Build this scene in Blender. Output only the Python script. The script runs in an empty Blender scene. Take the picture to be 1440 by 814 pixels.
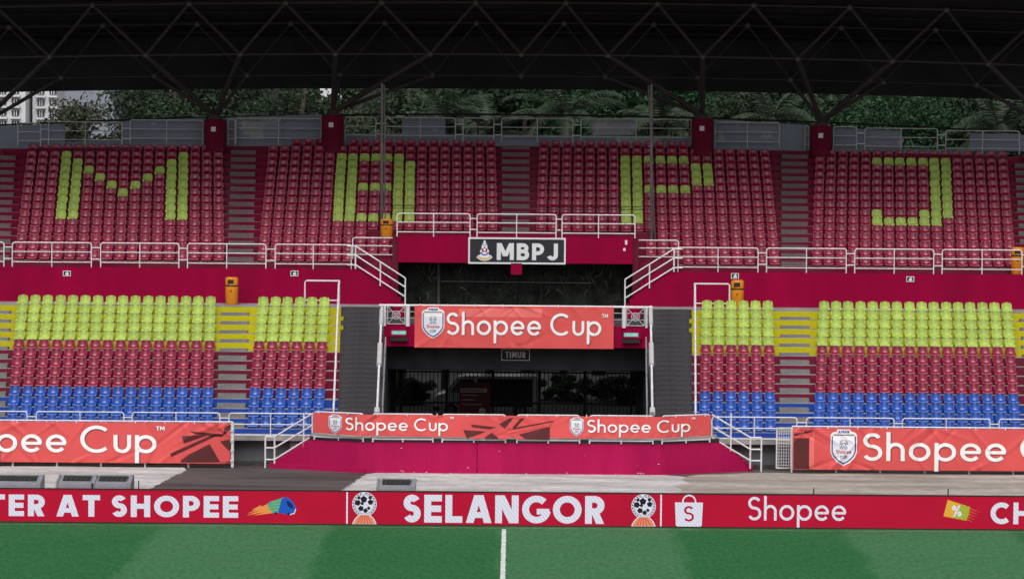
import bpy, bmesh, math, random
import numpy as np
from mathutils import Matrix, Vector

random.seed(7); np.random.seed(7)
R = math.radians
scene = bpy.context.scene
COL = scene.collection

# ------------------------------------------------------------------ camera, sky, sun, exposure
CAM_Y, CAM_H = -135.0, 11.94
FPX = 5070.0                       # focal length in pixels of the 1440 px wide photograph
ALPHA = math.atan(197.0 / FPX)     # looking slightly down
ROLL = math.atan(0.0079)
cam = bpy.data.cameras.new('camera'); camo = bpy.data.objects.new('camera', cam); COL.objects.link(camo)
cam.sensor_width = 36.0; cam.lens = FPX / 1440.0 * 36.0
cam.clip_start = 1.0; cam.clip_end = 5000.0
camo.matrix_world = Matrix.Translation((0, CAM_Y, CAM_H)) @ Matrix.Rotation(R(90) - ALPHA, 4, 'X') @ Matrix.Rotation(ROLL, 4, 'Z')
scene.camera = camo

SUN_EL, SUN_AZ = 54.0, 184.0       # high, from the pitch side
w = bpy.data.worlds.new('World'); scene.world = w; w.use_nodes = True
nt = w.node_tree; nt.nodes.clear()
sky = nt.nodes.new('ShaderNodeTexSky'); sky.sky_type = 'NISHITA'; sky.sun_disc = False
sky.sun_elevation = R(SUN_EL); sky.sun_rotation = R(SUN_AZ); sky.air_density = 1.0; sky.dust_density = 6.0; sky.ozone_density = 1.0
hs = nt.nodes.new('ShaderNodeHueSaturation'); hs.inputs['Saturation'].default_value = 0.32
bg = nt.nodes.new('ShaderNodeBackground'); bg.inputs['Strength'].default_value = 0.125
wo = nt.nodes.new('ShaderNodeOutputWorld')
nt.links.new(sky.outputs[0], hs.inputs['Color']); nt.links.new(hs.outputs[0], bg.inputs[0]); nt.links.new(bg.outputs[0], wo.inputs[0])
sl = bpy.data.lights.new('sun', 'SUN'); slo = bpy.data.objects.new('sun', sl); COL.objects.link(slo)
sl.energy = 0.95; sl.angle = R(40); sl.color = (1.0, 0.975, 0.98)
sd = Vector((math.sin(R(SUN_AZ)) * math.cos(R(SUN_EL)), math.cos(R(SUN_AZ)) * math.cos(R(SUN_EL)), math.sin(R(SUN_EL))))
slo.rotation_euler = sd.to_track_quat('Z', 'Y').to_euler()
scene.view_settings.view_transform = 'Standard'; scene.view_settings.look = 'None'
scene.view_settings.gamma = 1.0; scene.view_settings.use_curve_mapping = False
scene.view_settings.exposure = 0.14
scene.cycles.max_bounces = 6; scene.cycles.diffuse_bounces = 3; scene.cycles.glossy_bounces = 2
scene.cycles.transparent_max_bounces = 8

# ------------------------------------------------------------------ measuring helpers (photo survey -> metres)
CF = (math.cos(ALPHA), -math.sin(ALPHA)); CU = (math.sin(ALPHA), math.cos(ALPHA))
RC, RS = math.cos(ROLL), math.sin(ROLL)
def U(x, y, Y):
    """surveyed pixel on the vertical plane Y -> (X, Z)"""
    xr, yr = x - 720.0, y - 407.0
    dx = xr * RC + yr * RS; dy = -xr * RS + yr * RC
    dyv = CF[0] - dy / FPX * CU[0]; dzv = CF[1] - dy / FPX * CU[1]
    t = (Y - CAM_Y) / dyv
    return t * dx / FPX, CAM_H + t * dzv
def XP(x, Y, z):
    ry, rz = Y - CAM_Y, z - CAM_H
    dep = ry * CF[0] + rz * CF[1]; up = ry * CU[0] + rz * CU[1]
    dy = -FPX * up / dep
    dx = ((x - 720.0) + dy * RS) / RC
    return dx * dep / FPX
def ZP(x, y, Y): return U(x, y, Y)[1]
def GY(x, y, z=0.0):
    """depth at which a surveyed pixel meets height z"""
    lo, hi = -100.0, 300.0
    for _ in range(50):
        m = (lo + hi) / 2
        if ZP(x, y, m) > z: lo = m
        else: hi = m
    return (lo + hi) / 2

# ------------------------------------------------------------------ materials
def lin(c): return tuple(((v / 255.0) / 12.92 if v / 255.0 <= 0.04045 else ((v / 255.0 + 0.055) / 1.055) ** 2.4) for v in c)
MATS = {}
def mat(name, rgb, rough=0.6, spec=0.3, var=0.15, scale=3.0, fine=0.08, fscale=40.0, bump=0.0, bscale=60.0, stain=None, stain_amt=0.0, metal=0.0, stretch=(1, 1, 1), coat=0.0):
    m = bpy.data.materials.new(name); m.use_nodes = True; n = m.node_tree; L = n.links
    b = n.nodes['Principled BSDF']
    b.inputs['Roughness'].default_value = rough; b.inputs['Specular IOR Level'].default_value = spec; b.inputs['Metallic'].default_value = metal
    if coat: b.inputs['Coat Weight'].default_value = coat
    tc = n.nodes.new('ShaderNodeTexCoord'); mp = n.nodes.new('ShaderNodeMapping'); mp.inputs['Scale'].default_value = stretch
    L.new(tc.outputs['Object'], mp.inputs[0])
    def noise(sc, det=4):
        t = n.nodes.new('ShaderNodeTexNoise'); t.inputs['Scale'].default_value = sc; t.inputs['Detail'].default_value = det
        L.new(mp.outputs[0], t.inputs['Vector']); return t
    def rng(src, lo, hi):
        r = n.nodes.new('ShaderNodeMapRange'); r.inputs['From Min'].default_value = 0.3; r.inputs['From Max'].default_value = 0.7
        r.inputs['To Min'].default_value = lo; r.inputs['To Max'].default_value = hi; L.new(src, r.inputs[0]); return r
    a = rng(noise(scale).outputs[0], 1 - var, 1 + var); f = rng(noise(fscale, 3).outputs[0], 1 - fine, 1 + fine)
    mu = n.nodes.new('ShaderNodeMath'); mu.operation = 'MULTIPLY'; L.new(a.outputs[0], mu.inputs[0]); L.new(f.outputs[0], mu.inputs[1])
    vm = n.nodes.new('ShaderNodeVectorMath'); vm.operation = 'SCALE'; vm.inputs[0].default_value = rgb[:3]; L.new(mu.outputs[0], vm.inputs['Scale'])
    out = vm.outputs[0]
    if stain:
        s = rng(noise(scale * 0.6, 6).outputs[0], -0.3, 1.0); s.clamp = True
        s2 = n.nodes.new('ShaderNodeMath'); s2.operation = 'MULTIPLY'; s2.inputs[1].default_value = stain_amt; s2.use_clamp = True
        L.new(s.outputs[0], s2.inputs[0])
        mx = n.nodes.new('ShaderNodeMix'); mx.data_type = 'RGBA'; mx.inputs['B'].default_value = (*stain, 1)
        L.new(s2.outputs[0], mx.inputs['Factor']); L.new(out, mx.inputs['A']); out = mx.outputs['Result']
    L.new(out, b.inputs['Base Color'])
    rr = rng(noise(scale * 2.3).outputs[0], max(0.05, rough - 0.08), min(1, rough + 0.08)); L.new(rr.outputs[0], b.inputs['Roughness'])
    if bump:
        bp = n.nodes.new('ShaderNodeBump'); bp.inputs['Strength'].default_value = bump; bp.inputs['Distance'].default_value = 0.02
        L.new(noise(bscale, 5).outputs[0], bp.inputs['Height']); L.new(bp.outputs[0], b.inputs['Normal'])
    MATS[name] = m; return m

mat('concrete', (0.30, 0.29, 0.28), 0.85, 0.2, 0.22, 1.2, 0.12, 25, 0.3, 30, (0.10, 0.095, 0.09), 0.5)
mat('step_grey', (0.20, 0.195, 0.20), 0.85, 0.2, 0.25, 2.5, 0.12, 25, 0.3, 30, (0.11, 0.105, 0.10), 0.6)
mat('step_upper', (0.135, 0.118, 0.122), 0.85, 0.15, 0.25, 2.5, 0.15, 25, 0.3, 30, (0.13, 0.045, 0.055), 0.7)
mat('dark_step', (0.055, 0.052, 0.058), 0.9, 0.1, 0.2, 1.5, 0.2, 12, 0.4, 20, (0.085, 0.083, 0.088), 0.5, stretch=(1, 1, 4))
mat('stand_grey', (0.105, 0.112, 0.122), 0.85, 0.2, 0.25, 1.0, 0.12, 20, 0.3, 20, (0.06, 0.06, 0.06), 0.6, stretch=(1, 1, .4))
mat('maroon_wall', (0.262, 0.0008, 0.036), 0.7, 0.06, 0.14, 0.7, 0.05, 15, 0.1, 20, (0.13, 0.002, 0.022), 0.35, stretch=(1, 1, .35))
mat('podium_paint', (0.40, 0.010, 0.080), 0.7, 0.06, 0.14, 0.9, 0.06, 15, 0.15, 20, (0.30, 0.004, 0.06), 0.6, stretch=(1, 1, .25))
mat('maroon_riser', (0.150, 0.005, 0.028), 0.75, 0.08, 0.2, 1.2, 0.12, 20, 0.1, 30, (0.11, 0.045, 0.05), 0.4)
mat('yellow_riser', (0.46, 0.42, 0.005), 0.7, 0.12, 0.12, 1.5, 0.08, 20, 0.1, 30, (0.32, 0.25, 0.03), 0.4)
mat('blue_riser', (0.010, 0.050, 0.30), 0.7, 0.25, 0.15, 1.5, 0.1, 20, 0.1, 30)
mat('seat_red', (0.212, 0.0030, 0.031), 0.26, 0.50, 0.10, 0.8, 0.06, 30)
mat('seat_lime', (0.315, 0.425, 0.078), 0.42, 0.35, 0.08, 0.8, 0.05, 30)
mat('seat_blue', (0.005, 0.060, 0.33), 0.25, 0.55, 0.10, 0.8, 0.06, 30)
mat('white_paint', (0.68, 0.67, 0.70), 0.45, 0.4, 0.08, 2.0, 0.05, 30, 0, 0, (0.45, 0.40, 0.38), 0.25)
mat('old_white', (0.50, 0.49, 0.50), 0.55, 0.3, 0.12, 2.0, 0.05, 30, 0, 0, (0.25, 0.22, 0.2), 0.3)
mat('hoarding', (0.19, 0.218, 0.285), 0.6, 0.3, 0.12, 0.8, 0.05, 15, 0.05, 15, (0.24, 0.26, 0.30), 0.25)
mat('peeled_hoarding', (0.36, 0.37, 0.40), 0.7, 0.25, 0.25, 2.5, 0.1, 15, 0.15, 15, (0.14, 0.15, 0.18), 0.9)
mat('roof_dark', (0.029, 0.027, 0.032), 0.8, 0.15, 0.25, 0.5, 0.1, 8, 0.1, 10)
mat('truss_steel', (0.047, 0.040, 0.044), 0.6, 0.35, 0.25, 1.0, 0.1, 20, 0, 0, (0.10, 0.06, 0.05), 0.35)
mat('node_steel', (0.11, 0.10, 0.10), 0.55, 0.4, 0.2, 2.0)
mat('pole_grey', (0.075, 0.068, 0.07), 0.5, 0.4, 0.2, 1.5, stain=(0.16, 0.13, 0.12), stain_amt=0.4)
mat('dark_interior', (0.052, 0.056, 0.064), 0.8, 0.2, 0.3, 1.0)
mat('black_steel', (0.012, 0.012, 0.013), 0.5, 0.4, 0.2, 3.0)
mat('shade_net', (0.026, 0.030, 0.026), 0.9, 0.1, 0.6, 1.6, 0.4, 12, 0.3, 8)
mat('pale_strand', (0.20, 0.21, 0.19), 0.8, 0.2, 0.3, 3.0)
mat('sign_black', (0.022, 0.023, 0.030), 0.5, 0.3, 0.1, 2.0)
mat('sign_letter', (0.66, 0.66, 0.68), 0.5, 0.3, 0.03, 2.0)
mat('dim_letter', (0.70, 0.71, 0.73), 0.5, 0.3, 0.05, 2.0)
mat('coral', (0.66, 0.092, 0.090), 0.55, 0.2, 0.05, 0.8, 0.03, 30)
mat('coral_light', (0.78, 0.16, 0.145), 0.5, 0.35, 0.05, 0.8, 0.03, 30)
mat('print_brown', (0.095, 0.017, 0.018), 0.5, 0.35, 0.15, 2.0)
mat('print_white', (0.86, 0.845, 0.84), 0.5, 0.3, 0.03, 2.0)
mat('print_shadow', (0.20, 0.06, 0.075), 0.55, 0.3, 0.03, 2.0)
mat('emblem_blue', (0.035, 0.055, 0.26), 0.5, 0.3, 0.05)
mat('emblem_grey', (0.20, 0.21, 0.27), 0.5, 0.3, 0.05)
mat('emblem_pale', (0.70, 0.73, 0.80), 0.5, 0.3, 0.04)
mat('crest_red', (0.50, 0.06, 0.06), 0.5, 0.3, 0.05)
mat('crest_blue', (0.10, 0.13, 0.40), 0.5, 0.3, 0.05)
mat('crest_gold', (0.60, 0.48, 0.22), 0.5, 0.3, 0.05)
mat('teal_sign', (0.10, 0.45, 0.45), 0.4, 0.4, 0.05)
mat('paper', (0.68, 0.67, 0.66), 0.7, 0.2, 0.05)
mat('bin_orange', (0.66, 0.225, 0.008), 0.4, 0.45, 0.08, 3.0, stain=(0.35, 0.12, 0.02), stain_amt=0.25)
mat('bin_black', (0.02, 0.018, 0.018), 0.5, 0.3, 0.1)
mat('case_grey', (0.26, 0.265, 0.29), 0.5, 0.4, 0.12, 3.0, metal=0.3)
mat('concrete_pale', (0.50, 0.49, 0.485), 0.9, 0.1, 0.18, 1.3, 0.28, 9, 0.4, 20, (0.27, 0.255, 0.24), 0.7, stretch=(.30, .8, 1))
mat('apron_sand', (0.37, 0.335, 0.30), 0.9, 0.1, 0.25, 1.2, 0.3, 9, 0.4, 20, (0.20, 0.165, 0.14), 0.8, stretch=(.25, .8, 1))
mat('asphalt_wet', (0.062, 0.052, 0.051), 0.75, 0.2, 0.4, 0.9, 0.35, 8, 0.4, 20, (0.15, 0.13, 0.125), 0.75, stretch=(.18, 1, 1))
mat('kerb_dark', (0.045, 0.043, 0.043), 0.85, 0.2, 0.4, 2.0, 0.2, 12, 0.4, 15)
mat('line_white', (0.62, 0.65, 0.62), 0.9, 0.1, 0.15, 3.0, 0.35, 22, 0, 0, (0.25, 0.36, 0.26), 0.5)
mat('line_faint', (0.20, 0.26, 0.16), 0.9, 0.1, 0.45, 1.0, 0.3, 20)
mat('van_white', (0.78, 0.79, 0.80), 0.25, 0.5, 0.04, coat=0.4)
mat('van_glass', (0.012, 0.014, 0.016), 0.08, 0.6, 0.02)
mat('van_dark', (0.05, 0.05, 0.052), 0.6, 0.3, 0.1)
mat('board_maroon', (0.16, 0.012, 0.022), 0.5, 0.3, 0.05)
mat('bark', (0.085, 0.070, 0.058), 0.9, 0.1, 0.3, 2.0, 0.2, 15, 0.5, 10)
mat('building_white', (0.62, 0.62, 0.64), 0.8, 0.2, 0.08, 0.1)
mat('building_grey', (0.26, 0.28, 0.33), 0.8, 0.2, 0.06, 0.05)
mat('window_glass', (0.04, 0.045, 0.055), 0.15, 0.6, 0.1)
mat('earth', (0.085, 0.085, 0.075), 0.95, 0.1, 0.3, 0.3, 0.2, 5)
mat('hill_green', (0.028, 0.045, 0.022), 0.95, 0.1, 0.5, 0.15, 0.4, 1.0)

def brick_joints(name, joint):
    n = MATS[name].node_tree; L = n.links; b = n.nodes['Principled BSDF']; src = b.inputs['Base Color'].links[0].from_socket
    tc = n.nodes.new('ShaderNodeTexCoord'); br = n.nodes.new('ShaderNodeTexBrick'); br.inputs['Scale'].default_value = 1.0; br.inputs['Brick Width'].default_value = .42; br.inputs['Row Height'].default_value = .165; br.inputs['Mortar Size'].default_value = .008
    mp = n.nodes.new('ShaderNodeMapping'); mp.inputs['Rotation'].default_value = (R(-90), 0, 0); L.new(tc.outputs['Object'], mp.inputs[0]); L.new(mp.outputs[0], br.inputs['Vector'])
    mx = n.nodes.new('ShaderNodeMix'); mx.data_type = 'RGBA'; mx.inputs['B'].default_value = (*joint, 1); L.new(br.outputs['Fac'], mx.inputs['Factor']); L.new(src, mx.inputs['A']); L.new(mx.outputs['Result'], b.inputs['Base Color'])
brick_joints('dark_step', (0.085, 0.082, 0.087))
def leafmat(name, rgb, var=0.45):
    m = bpy.data.materials.new(name); m.use_nodes = True; n = m.node_tree; L = n.links; b = n.nodes['Principled BSDF']
    b.inputs['Roughness'].default_value = 0.55; b.inputs['Specular IOR Level'].default_value = 0.25
    g = n.nodes.new('ShaderNodeNewGeometry'); r = n.nodes.new('ShaderNodeMapRange'); r.inputs['To Min'].default_value = 1 - var; r.inputs['To Max'].default_value = 1 + var
    L.new(g.outputs['Random Per Island'], r.inputs[0])
    vm = n.nodes.new('ShaderNodeVectorMath'); vm.operation = 'SCALE'; vm.inputs[0].default_value = rgb; L.new(r.outputs[0], vm.inputs['Scale'])
    L.new(vm.outputs[0], b.inputs['Base Color'])
    t = n.nodes.new('ShaderNodeBsdfTranslucent'); L.new(vm.outputs[0], t.inputs[0])
    mx = n.nodes.new('ShaderNodeMixShader'); mx.inputs[0].default_value = 0.25
    o = n.nodes['Material Output']; L.new(b.outputs[0], mx.inputs[1]); L.new(t.outputs[0], mx.inputs[2]); L.new(mx.outputs[0], o.inputs[0])
    MATS[name] = m
leafmat('leaf_grey', (0.034, 0.056, 0.030)); leafmat('leaf_deep', (0.021, 0.044, 0.020)); leafmat('leaf_fresh', (0.021, 0.062, 0.025))
leafmat('leaf_olive', (0.058, 0.068, 0.040)); leafmat('palm_leaf', (0.044, 0.066, 0.040))

def ledmat(name, rgb, power, contrast=0.09):
    m = bpy.data.materials.new(name); m.use_nodes = True; n = m.node_tree; L = n.links; b = n.nodes['Principled BSDF']
    b.inputs['Base Color'].default_value = (0.008, 0.008, 0.008, 1); b.inputs['Roughness'].default_value = 0.8; b.inputs['Specular IOR Level'].default_value = 0.02
    tc = n.nodes.new('ShaderNodeTexCoord'); mp = n.nodes.new('ShaderNodeMapping'); mp.inputs['Rotation'].default_value = (0, R(40), 0)
    wv = n.nodes.new('ShaderNodeTexWave'); wv.inputs['Scale'].default_value = 3.2; wv.inputs['Distortion'].default_value = 0.6; wv.inputs['Detail Scale'].default_value = 0.5
    L.new(tc.outputs['Object'], mp.inputs[0]); L.new(mp.outputs[0], wv.inputs['Vector'])
    r = n.nodes.new('ShaderNodeMapRange'); r.inputs['To Min'].default_value = power * (1 - contrast); r.inputs['To Max'].default_value = power * (1 + contrast)
    L.new(wv.outputs['Color'], r.inputs[0])
    # cabinet-to-cabinet differences of the LED modules
    vo = n.nodes.new('ShaderNodeTexVoronoi'); vo.inputs['Scale'].default_value = 1.0; vo.inputs['Randomness'].default_value = 0.0
    L.new(tc.outputs['Object'], vo.inputs['Vector'])
    sp = n.nodes.new('ShaderNodeSeparateColor'); L.new(vo.outputs['Color'], sp.inputs[0])
    r2 = n.nodes.new('ShaderNodeMapRange'); r2.inputs['To Min'].default_value = 0.95; r2.inputs['To Max'].default_value = 1.05; L.new(sp.outputs[0], r2.inputs[0])
    mu = n.nodes.new('ShaderNodeMath'); mu.operation = 'MULTIPLY'; L.new(r.outputs[0], mu.inputs[0]); L.new(r2.outputs[0], mu.inputs[1])
    b.inputs['Emission Color'].default_value = (*rgb, 1); L.new(mu.outputs[0], b.inputs['Emission Strength'])
    MATS[name] = m
LP = 0.9
LP = 0.82
ledmat('led_red', lin((186, 10, 50)), LP); ledmat('led_white', lin((222, 224, 238)), LP, 0.10)
ledmat('led_blue', lin((30, 90, 190)), LP); ledmat('led_teal', lin((60, 165, 150)), LP); ledmat('led_orange', lin((235, 150, 75)), LP)
ledmat('led_black', lin((32, 30, 36)), LP); ledmat('led_navy', lin((20, 40, 90)), LP); ledmat('led_peach', lin((232, 140, 105)), LP); ledmat('led_yellow', lin((225, 175, 60)), LP)
ledmat('led_green', lin((165, 180, 55)), LP); ledmat('led_streak', lin((205, 80, 60)), LP)

def turf():
    m = bpy.data.materials.new('turf'); m.use_nodes = True; n = m.node_tree; L = n.links; b = n.nodes['Principled BSDF']
    b.inputs['Roughness'].default_value = 0.9; b.inputs['Specular IOR Level'].default_value = 0.15
    tc = n.nodes.new('ShaderNodeTexCoord'); sx = n.nodes.new('ShaderNodeSeparateXYZ'); L.new(tc.outputs['Object'], sx.inputs[0])
    def noise(sc, st, det=4):
        mp = n.nodes.new('ShaderNodeMapping'); mp.inputs['Scale'].default_value = st; L.new(tc.outputs['Object'], mp.inputs[0])
        t = n.nodes.new('ShaderNodeTexNoise'); t.inputs['Scale'].default_value = sc; t.inputs['Detail'].default_value = det; L.new(mp.outputs[0], t.inputs['Vector']); return t.outputs[0]
    def M(op, a, bb=None, clamp=False):
        k = n.nodes.new('ShaderNodeMath'); k.operation = op; k.use_clamp = clamp
        for i, v in enumerate((a, bb)):
            if v is None: continue
            if isinstance(v, (int, float)): k.inputs[i].default_value = v
            else: L.new(v, k.inputs[i])
        return k.outputs[0]
    # mowing bands 5.3 m wide, sheen of the leaning grass painted as colour, edges slightly ragged
    xr = M('ADD', sx.outputs[0], M('MULTIPLY', M('SUBTRACT', noise(1.2, (1, .3, 1)), 0.5), 0.9))
    s = M('SINE', M('MULTIPLY', M('ADD', xr, 0.25), math.pi / 5.35))
    band = M('ADD', M('MULTIPLY', s, 4.0), 0.5, True)
    A = (0.016, 0.105, 0.030, 1); B = (0.045, 0.140, 0.060, 1)
    mx = n.nodes.new('ShaderNodeMix'); mx.data_type = 'RGBA'; mx.inputs['A'].default_value = A; mx.inputs['B'].default_value = B
    patch = M('MULTIPLY', M('SUBTRACT', noise(0.25, (1, 1, 1)), 0.5), 0.4)
    L.new(M('ADD', M('MULTIPLY', band, 0.85), M('ADD', patch, 0.05), True), mx.inputs['Factor'])
    v = M('ADD', M('MULTIPLY', noise(7.0, (1, .25, 1), 8), 1.2), M('MULTIPLY', noise(30.0, (1, .12, 1), 3), 1.5))
    v = M('ADD', v, -0.30)
    sc = n.nodes.new('ShaderNodeVectorMath'); sc.operation = 'SCALE'; L.new(mx.outputs['Result'], sc.inputs[0]); L.new(v, sc.inputs['Scale'])
    L.new(sc.outputs[0], b.inputs['Base Color'])
    bp = n.nodes.new('ShaderNodeBump'); bp.inputs['Strength'].default_value = 0.5; bp.inputs['Distance'].default_value = 0.02
    L.new(noise(35.0, (1, .4, 1), 4), bp.inputs['Height']); L.new(bp.outputs[0], b.inputs['Normal'])
    MATS['turf'] = m
turf()

# ------------------------------------------------------------------ object helpers
WLOC = {}
def thing(name, label, cat, loc=(0, 0, 0), group=None):
    o = bpy.data.objects.new(name, None); COL.objects.link(o); o.location = loc; o.empty_display_size = 0.2
    o['label'] = label; o['category'] = cat
    if group: o['group'] = group
    WLOC[o] = Vector(loc); return o
def tag(o, label, cat, group=None):
    o['label'] = label; o['category'] = cat
    if group: o['group'] = group
    return o
class MB:
    def __init__(s): s.v = []; s.f = []; s.m = []
    def add(s, vs, fs, mi=0):
        o = len(s.v); s.v += [tuple(p) for p in vs]; s.f += [tuple(i + o for i in f) for f in fs]; s.m += [mi] * len(fs); return s
    def box(s, x0, x1, y0, y1, z0, z1, mi=0, top=None):
        vs = [(x0, y0, z0), (x1, y0, z0), (x1, y1, z0), (x0, y1, z0), (x0, y0, z1), (x1, y0, z1), (x1, y1, z1), (x0, y1, z1)]
        fs = [(0, 3, 2, 1), (0, 1, 5, 4), (1, 2, 6, 5), (2, 3, 7, 6), (3, 0, 4, 7)]
        s.add(vs, fs, mi); o = len(s.v) - 8; s.f.append((o + 4, o + 5, o + 6, o + 7)); s.m.append(mi if top is None else top); return s
    def tube(s, p, q, r, n=8, r2=None):
        p, q = Vector(p), Vector(q); d = q - p
        if d.length < 1e-6: return s
        d.normalize(); a = d.orthogonal().normalized(); b = d.cross(a); r2 = r if r2 is None else r2
        vs = []
        for c, rr in ((p, r), (q, r2)):
            for k in range(n):
                t = 2 * math.pi * k / n; vs.append(c + (a * math.cos(t) + b * math.sin(t)) * rr)
        fs = [(k, (k + 1) % n, n + (k + 1) % n, n + k) for k in range(n)] + [tuple(range(n - 1, -1, -1)), tuple(range(n, 2 * n))]
        return s.add(vs, fs)
    def path(s, pts, r, n=8):
        pts = [Vector(p) for p in pts]; N = len(pts); rings = []
        prev = None
        for i, p in enumerate(pts):
            d = (pts[min(i + 1, N - 1)] - pts[max(i - 1, 0)]).normalized()
            if prev is None: a = d.orthogonal().normalized()
            else: a = (prev - d * prev.dot(d)).normalized()
            prev = a; b = d.cross(a); rings.append([p + (a * math.cos(2 * math.pi * k / n) + b * math.sin(2 * math.pi * k / n)) * r for k in range(n)])
        vs = [v for rg in rings for v in rg]; fs = []
        for i in range(N - 1):
            for k in range(n): fs.append((i * n + k, i * n + (k + 1) % n, (i + 1) * n + (k + 1) % n, (i + 1) * n + k))
        fs += [tuple(range(n - 1, -1, -1)), tuple(range((N - 1) * n, N * n))]
        return s.add(vs, fs)
    def ball(s, c, r, n=8, m=5, sz=1.0):
        vs = []; fs = []
        for i in range(m + 1):
            th = math.pi * i / m
            for k in range(n):
                ph = 2 * math.pi * k / n; vs.append((c[0] + r * math.sin(th) * math.cos(ph), c[1] + r * math.sin(th) * math.sin(ph), c[2] + r * sz * math.cos(th)))
        for i in range(m):
            for k in range(n): fs.append((i * n + k, (i + 1) * n + k, (i + 1) * n + (k + 1) % n, i * n + (k + 1) % n))
        return s.add(vs, fs)
    def prism(s, poly, y0, y1, axis='XZ'):
        n = len(poly)
        if axis == 'XZ': vs = [(p[0], y0, p[1]) for p in poly] + [(p[0], y1, p[1]) for p in poly]
        elif axis == 'YZ': vs = [(y0, p[0], p[1]) for p in poly] + [(y1, p[0], p[1]) for p in poly]
        else: vs = [(p[0], p[1], y0) for p in poly] + [(p[0], p[1], y1) for p in poly]
        fs = [tuple(range(n)), tuple(range(2 * n - 1, n - 1, -1))] + [(k, n + k, n + (k + 1) % n, (k + 1) % n) for k in range(n)]
        return s.add(vs, fs)
    def lathe(s, prof, c, n=16, sx=1.0, sy=1.0):
        vs = [(c[0] + r * sx * math.cos(2 * math.pi * k / n), c[1] + r * sy * math.sin(2 * math.pi * k / n), c[2] + z) for r, z in prof for k in range(n)]
        fs = []
        for i in range(len(prof) - 1):
            for k in range(n): fs.append((i * n + k, i * n + (k + 1) % n, (i + 1) * n + (k + 1) % n, (i + 1) * n + k))
        fs += [tuple(range(n - 1, -1, -1)), tuple(range((len(prof) - 1) * n, len(prof) * n))]
        return s.add(vs, fs)
    def mesh(s, name, off, mats, smooth=False, fix=True):
        me = bpy.data.meshes.new(name)
        me.from_pydata([(x - off[0], y - off[1], z - off[2]) for x, y, z in s.v], [], s.f)
        for k in (mats if isinstance(mats, (list, tuple)) else [mats]): me.materials.append(MATS[k])
        if any(s.m): me.polygons.foreach_set('material_index', s.m)
        if fix:
            bm = bmesh.new(); bm.from_mesh(me); bmesh.ops.recalc_face_normals(bm, faces=bm.faces); bm.to_mesh(me); bm.free()
        if smooth:
            me.polygons.foreach_set('use_smooth', [True] * len(me.polygons))
        me.update(); return me
    def build(s, name, mats, parent=None, smooth=False, fix=True, origin=None):
        base = WLOC[parent] if parent is not None else Vector((0, 0, 0))
        if origin is None:
            a = np.array(s.v); c = (a.min(0) + a.max(0)) / 2; origin = Vector((c[0], c[1], a[:, 2].min()))
        origin = Vector(origin)
        me = s.mesh(name, origin, mats, smooth, fix)
        o = bpy.data.objects.new(name, me); COL.objects.link(o)
        if parent is not None: o.parent = parent
        o.location = origin - base; WLOC[o] = origin; return o
def smooth_angle(o, deg=40):
    me = o.data; me.polygons.foreach_set('use_smooth', [True] * len(me.polygons))
    bm = bmesh.new(); bm.from_mesh(me)
    for e in bm.edges:
        if len(e.link_faces) == 2 and e.calc_face_angle(0) > R(deg): e.smooth = False
    bm.to_mesh(me); bm.free(); return o
def put(me, name, loc, parent=None, rz=0.0, sc=None):
    o = bpy.data.objects.new(name, me); COL.objects.link(o); o.parent = parent
    o.location = Vector(loc) - (WLOC[parent] if parent is not None else Vector((0, 0, 0))); o.rotation_euler.z = rz
    if sc: o.scale = sc
    WLOC[o] = Vector(loc); return o
def struct(o): o['kind'] = 'structure'; return o
ORD = ['first', 'second', 'third', 'fourth', 'fifth', 'sixth', 'seventh', 'eighth', 'ninth', 'tenth', 'eleventh', 'twelfth', 'thirteenth', 'fourteenth', 'fifteenth', 'sixteenth', 'seventeenth', 'eighteenth', 'nineteenth', 'twentieth']

# ------------------------------------------------------------------ flat print: stroke lettering and polygons laid on a surface
def arc(cx, cy, rx, ry, a0, a1, n=None):
    n = n or max(3, int(abs(a1 - a0) / 12)); return [(cx + rx * math.cos(R(a0 + (a1 - a0) * i / n)), cy + ry * math.sin(R(a0 + (a1 - a0) * i / n))) for i in range(n + 1)]
def stroke(pts, w):
    """closed outline polygons (quads) of a stroked polyline"""
    pts = [Vector(p) for p in pts]; out = []; N = len(pts); L = []; Rr = []
    closed = (pts[0] - pts[-1]).length < 1e-5
    for i in range(N):
        if closed: a = pts[i - 1] if i > 0 else pts[-2]; b = pts[i + 1] if i < N - 1 else pts[1]
        else: a = pts[max(i - 1, 0)]; b = pts[min(i + 1, N - 1)]
        d1 = (pts[i] - a); d2 = (b - pts[i])
        if d1.length < 1e-9: d1 = d2
        if d2.length < 1e-9: d2 = d1
        d1.normalize(); d2.normalize(); n1 = Vector((-d1.y, d1.x)); n2 = Vector((-d2.y, d2.x)); m = (n1 + n2)
        m = m.normalized() if m.length > 1e-6 else n1
        k = w / 2 / max(0.35, m.dot(n1)); L.append(pts[i] + m * k); Rr.append(pts[i] - m * k)
    for i in range(N - 1): out.append([tuple(Rr[i]), tuple(Rr[i + 1]), tuple(L[i + 1]), tuple(L[i])])
    return out
def diag(x0, y0, x1, y1, hw): return [[(x0 - hw / 2, y0), (x0 + hw / 2, y0), (x1 + hw / 2, y1), (x1 - hw / 2, y1)]]
def rect(x0, y0, x1, y1): return [[(x0, y0), (x1, y0), (x1, y1), (x0, y1)]]
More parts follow.
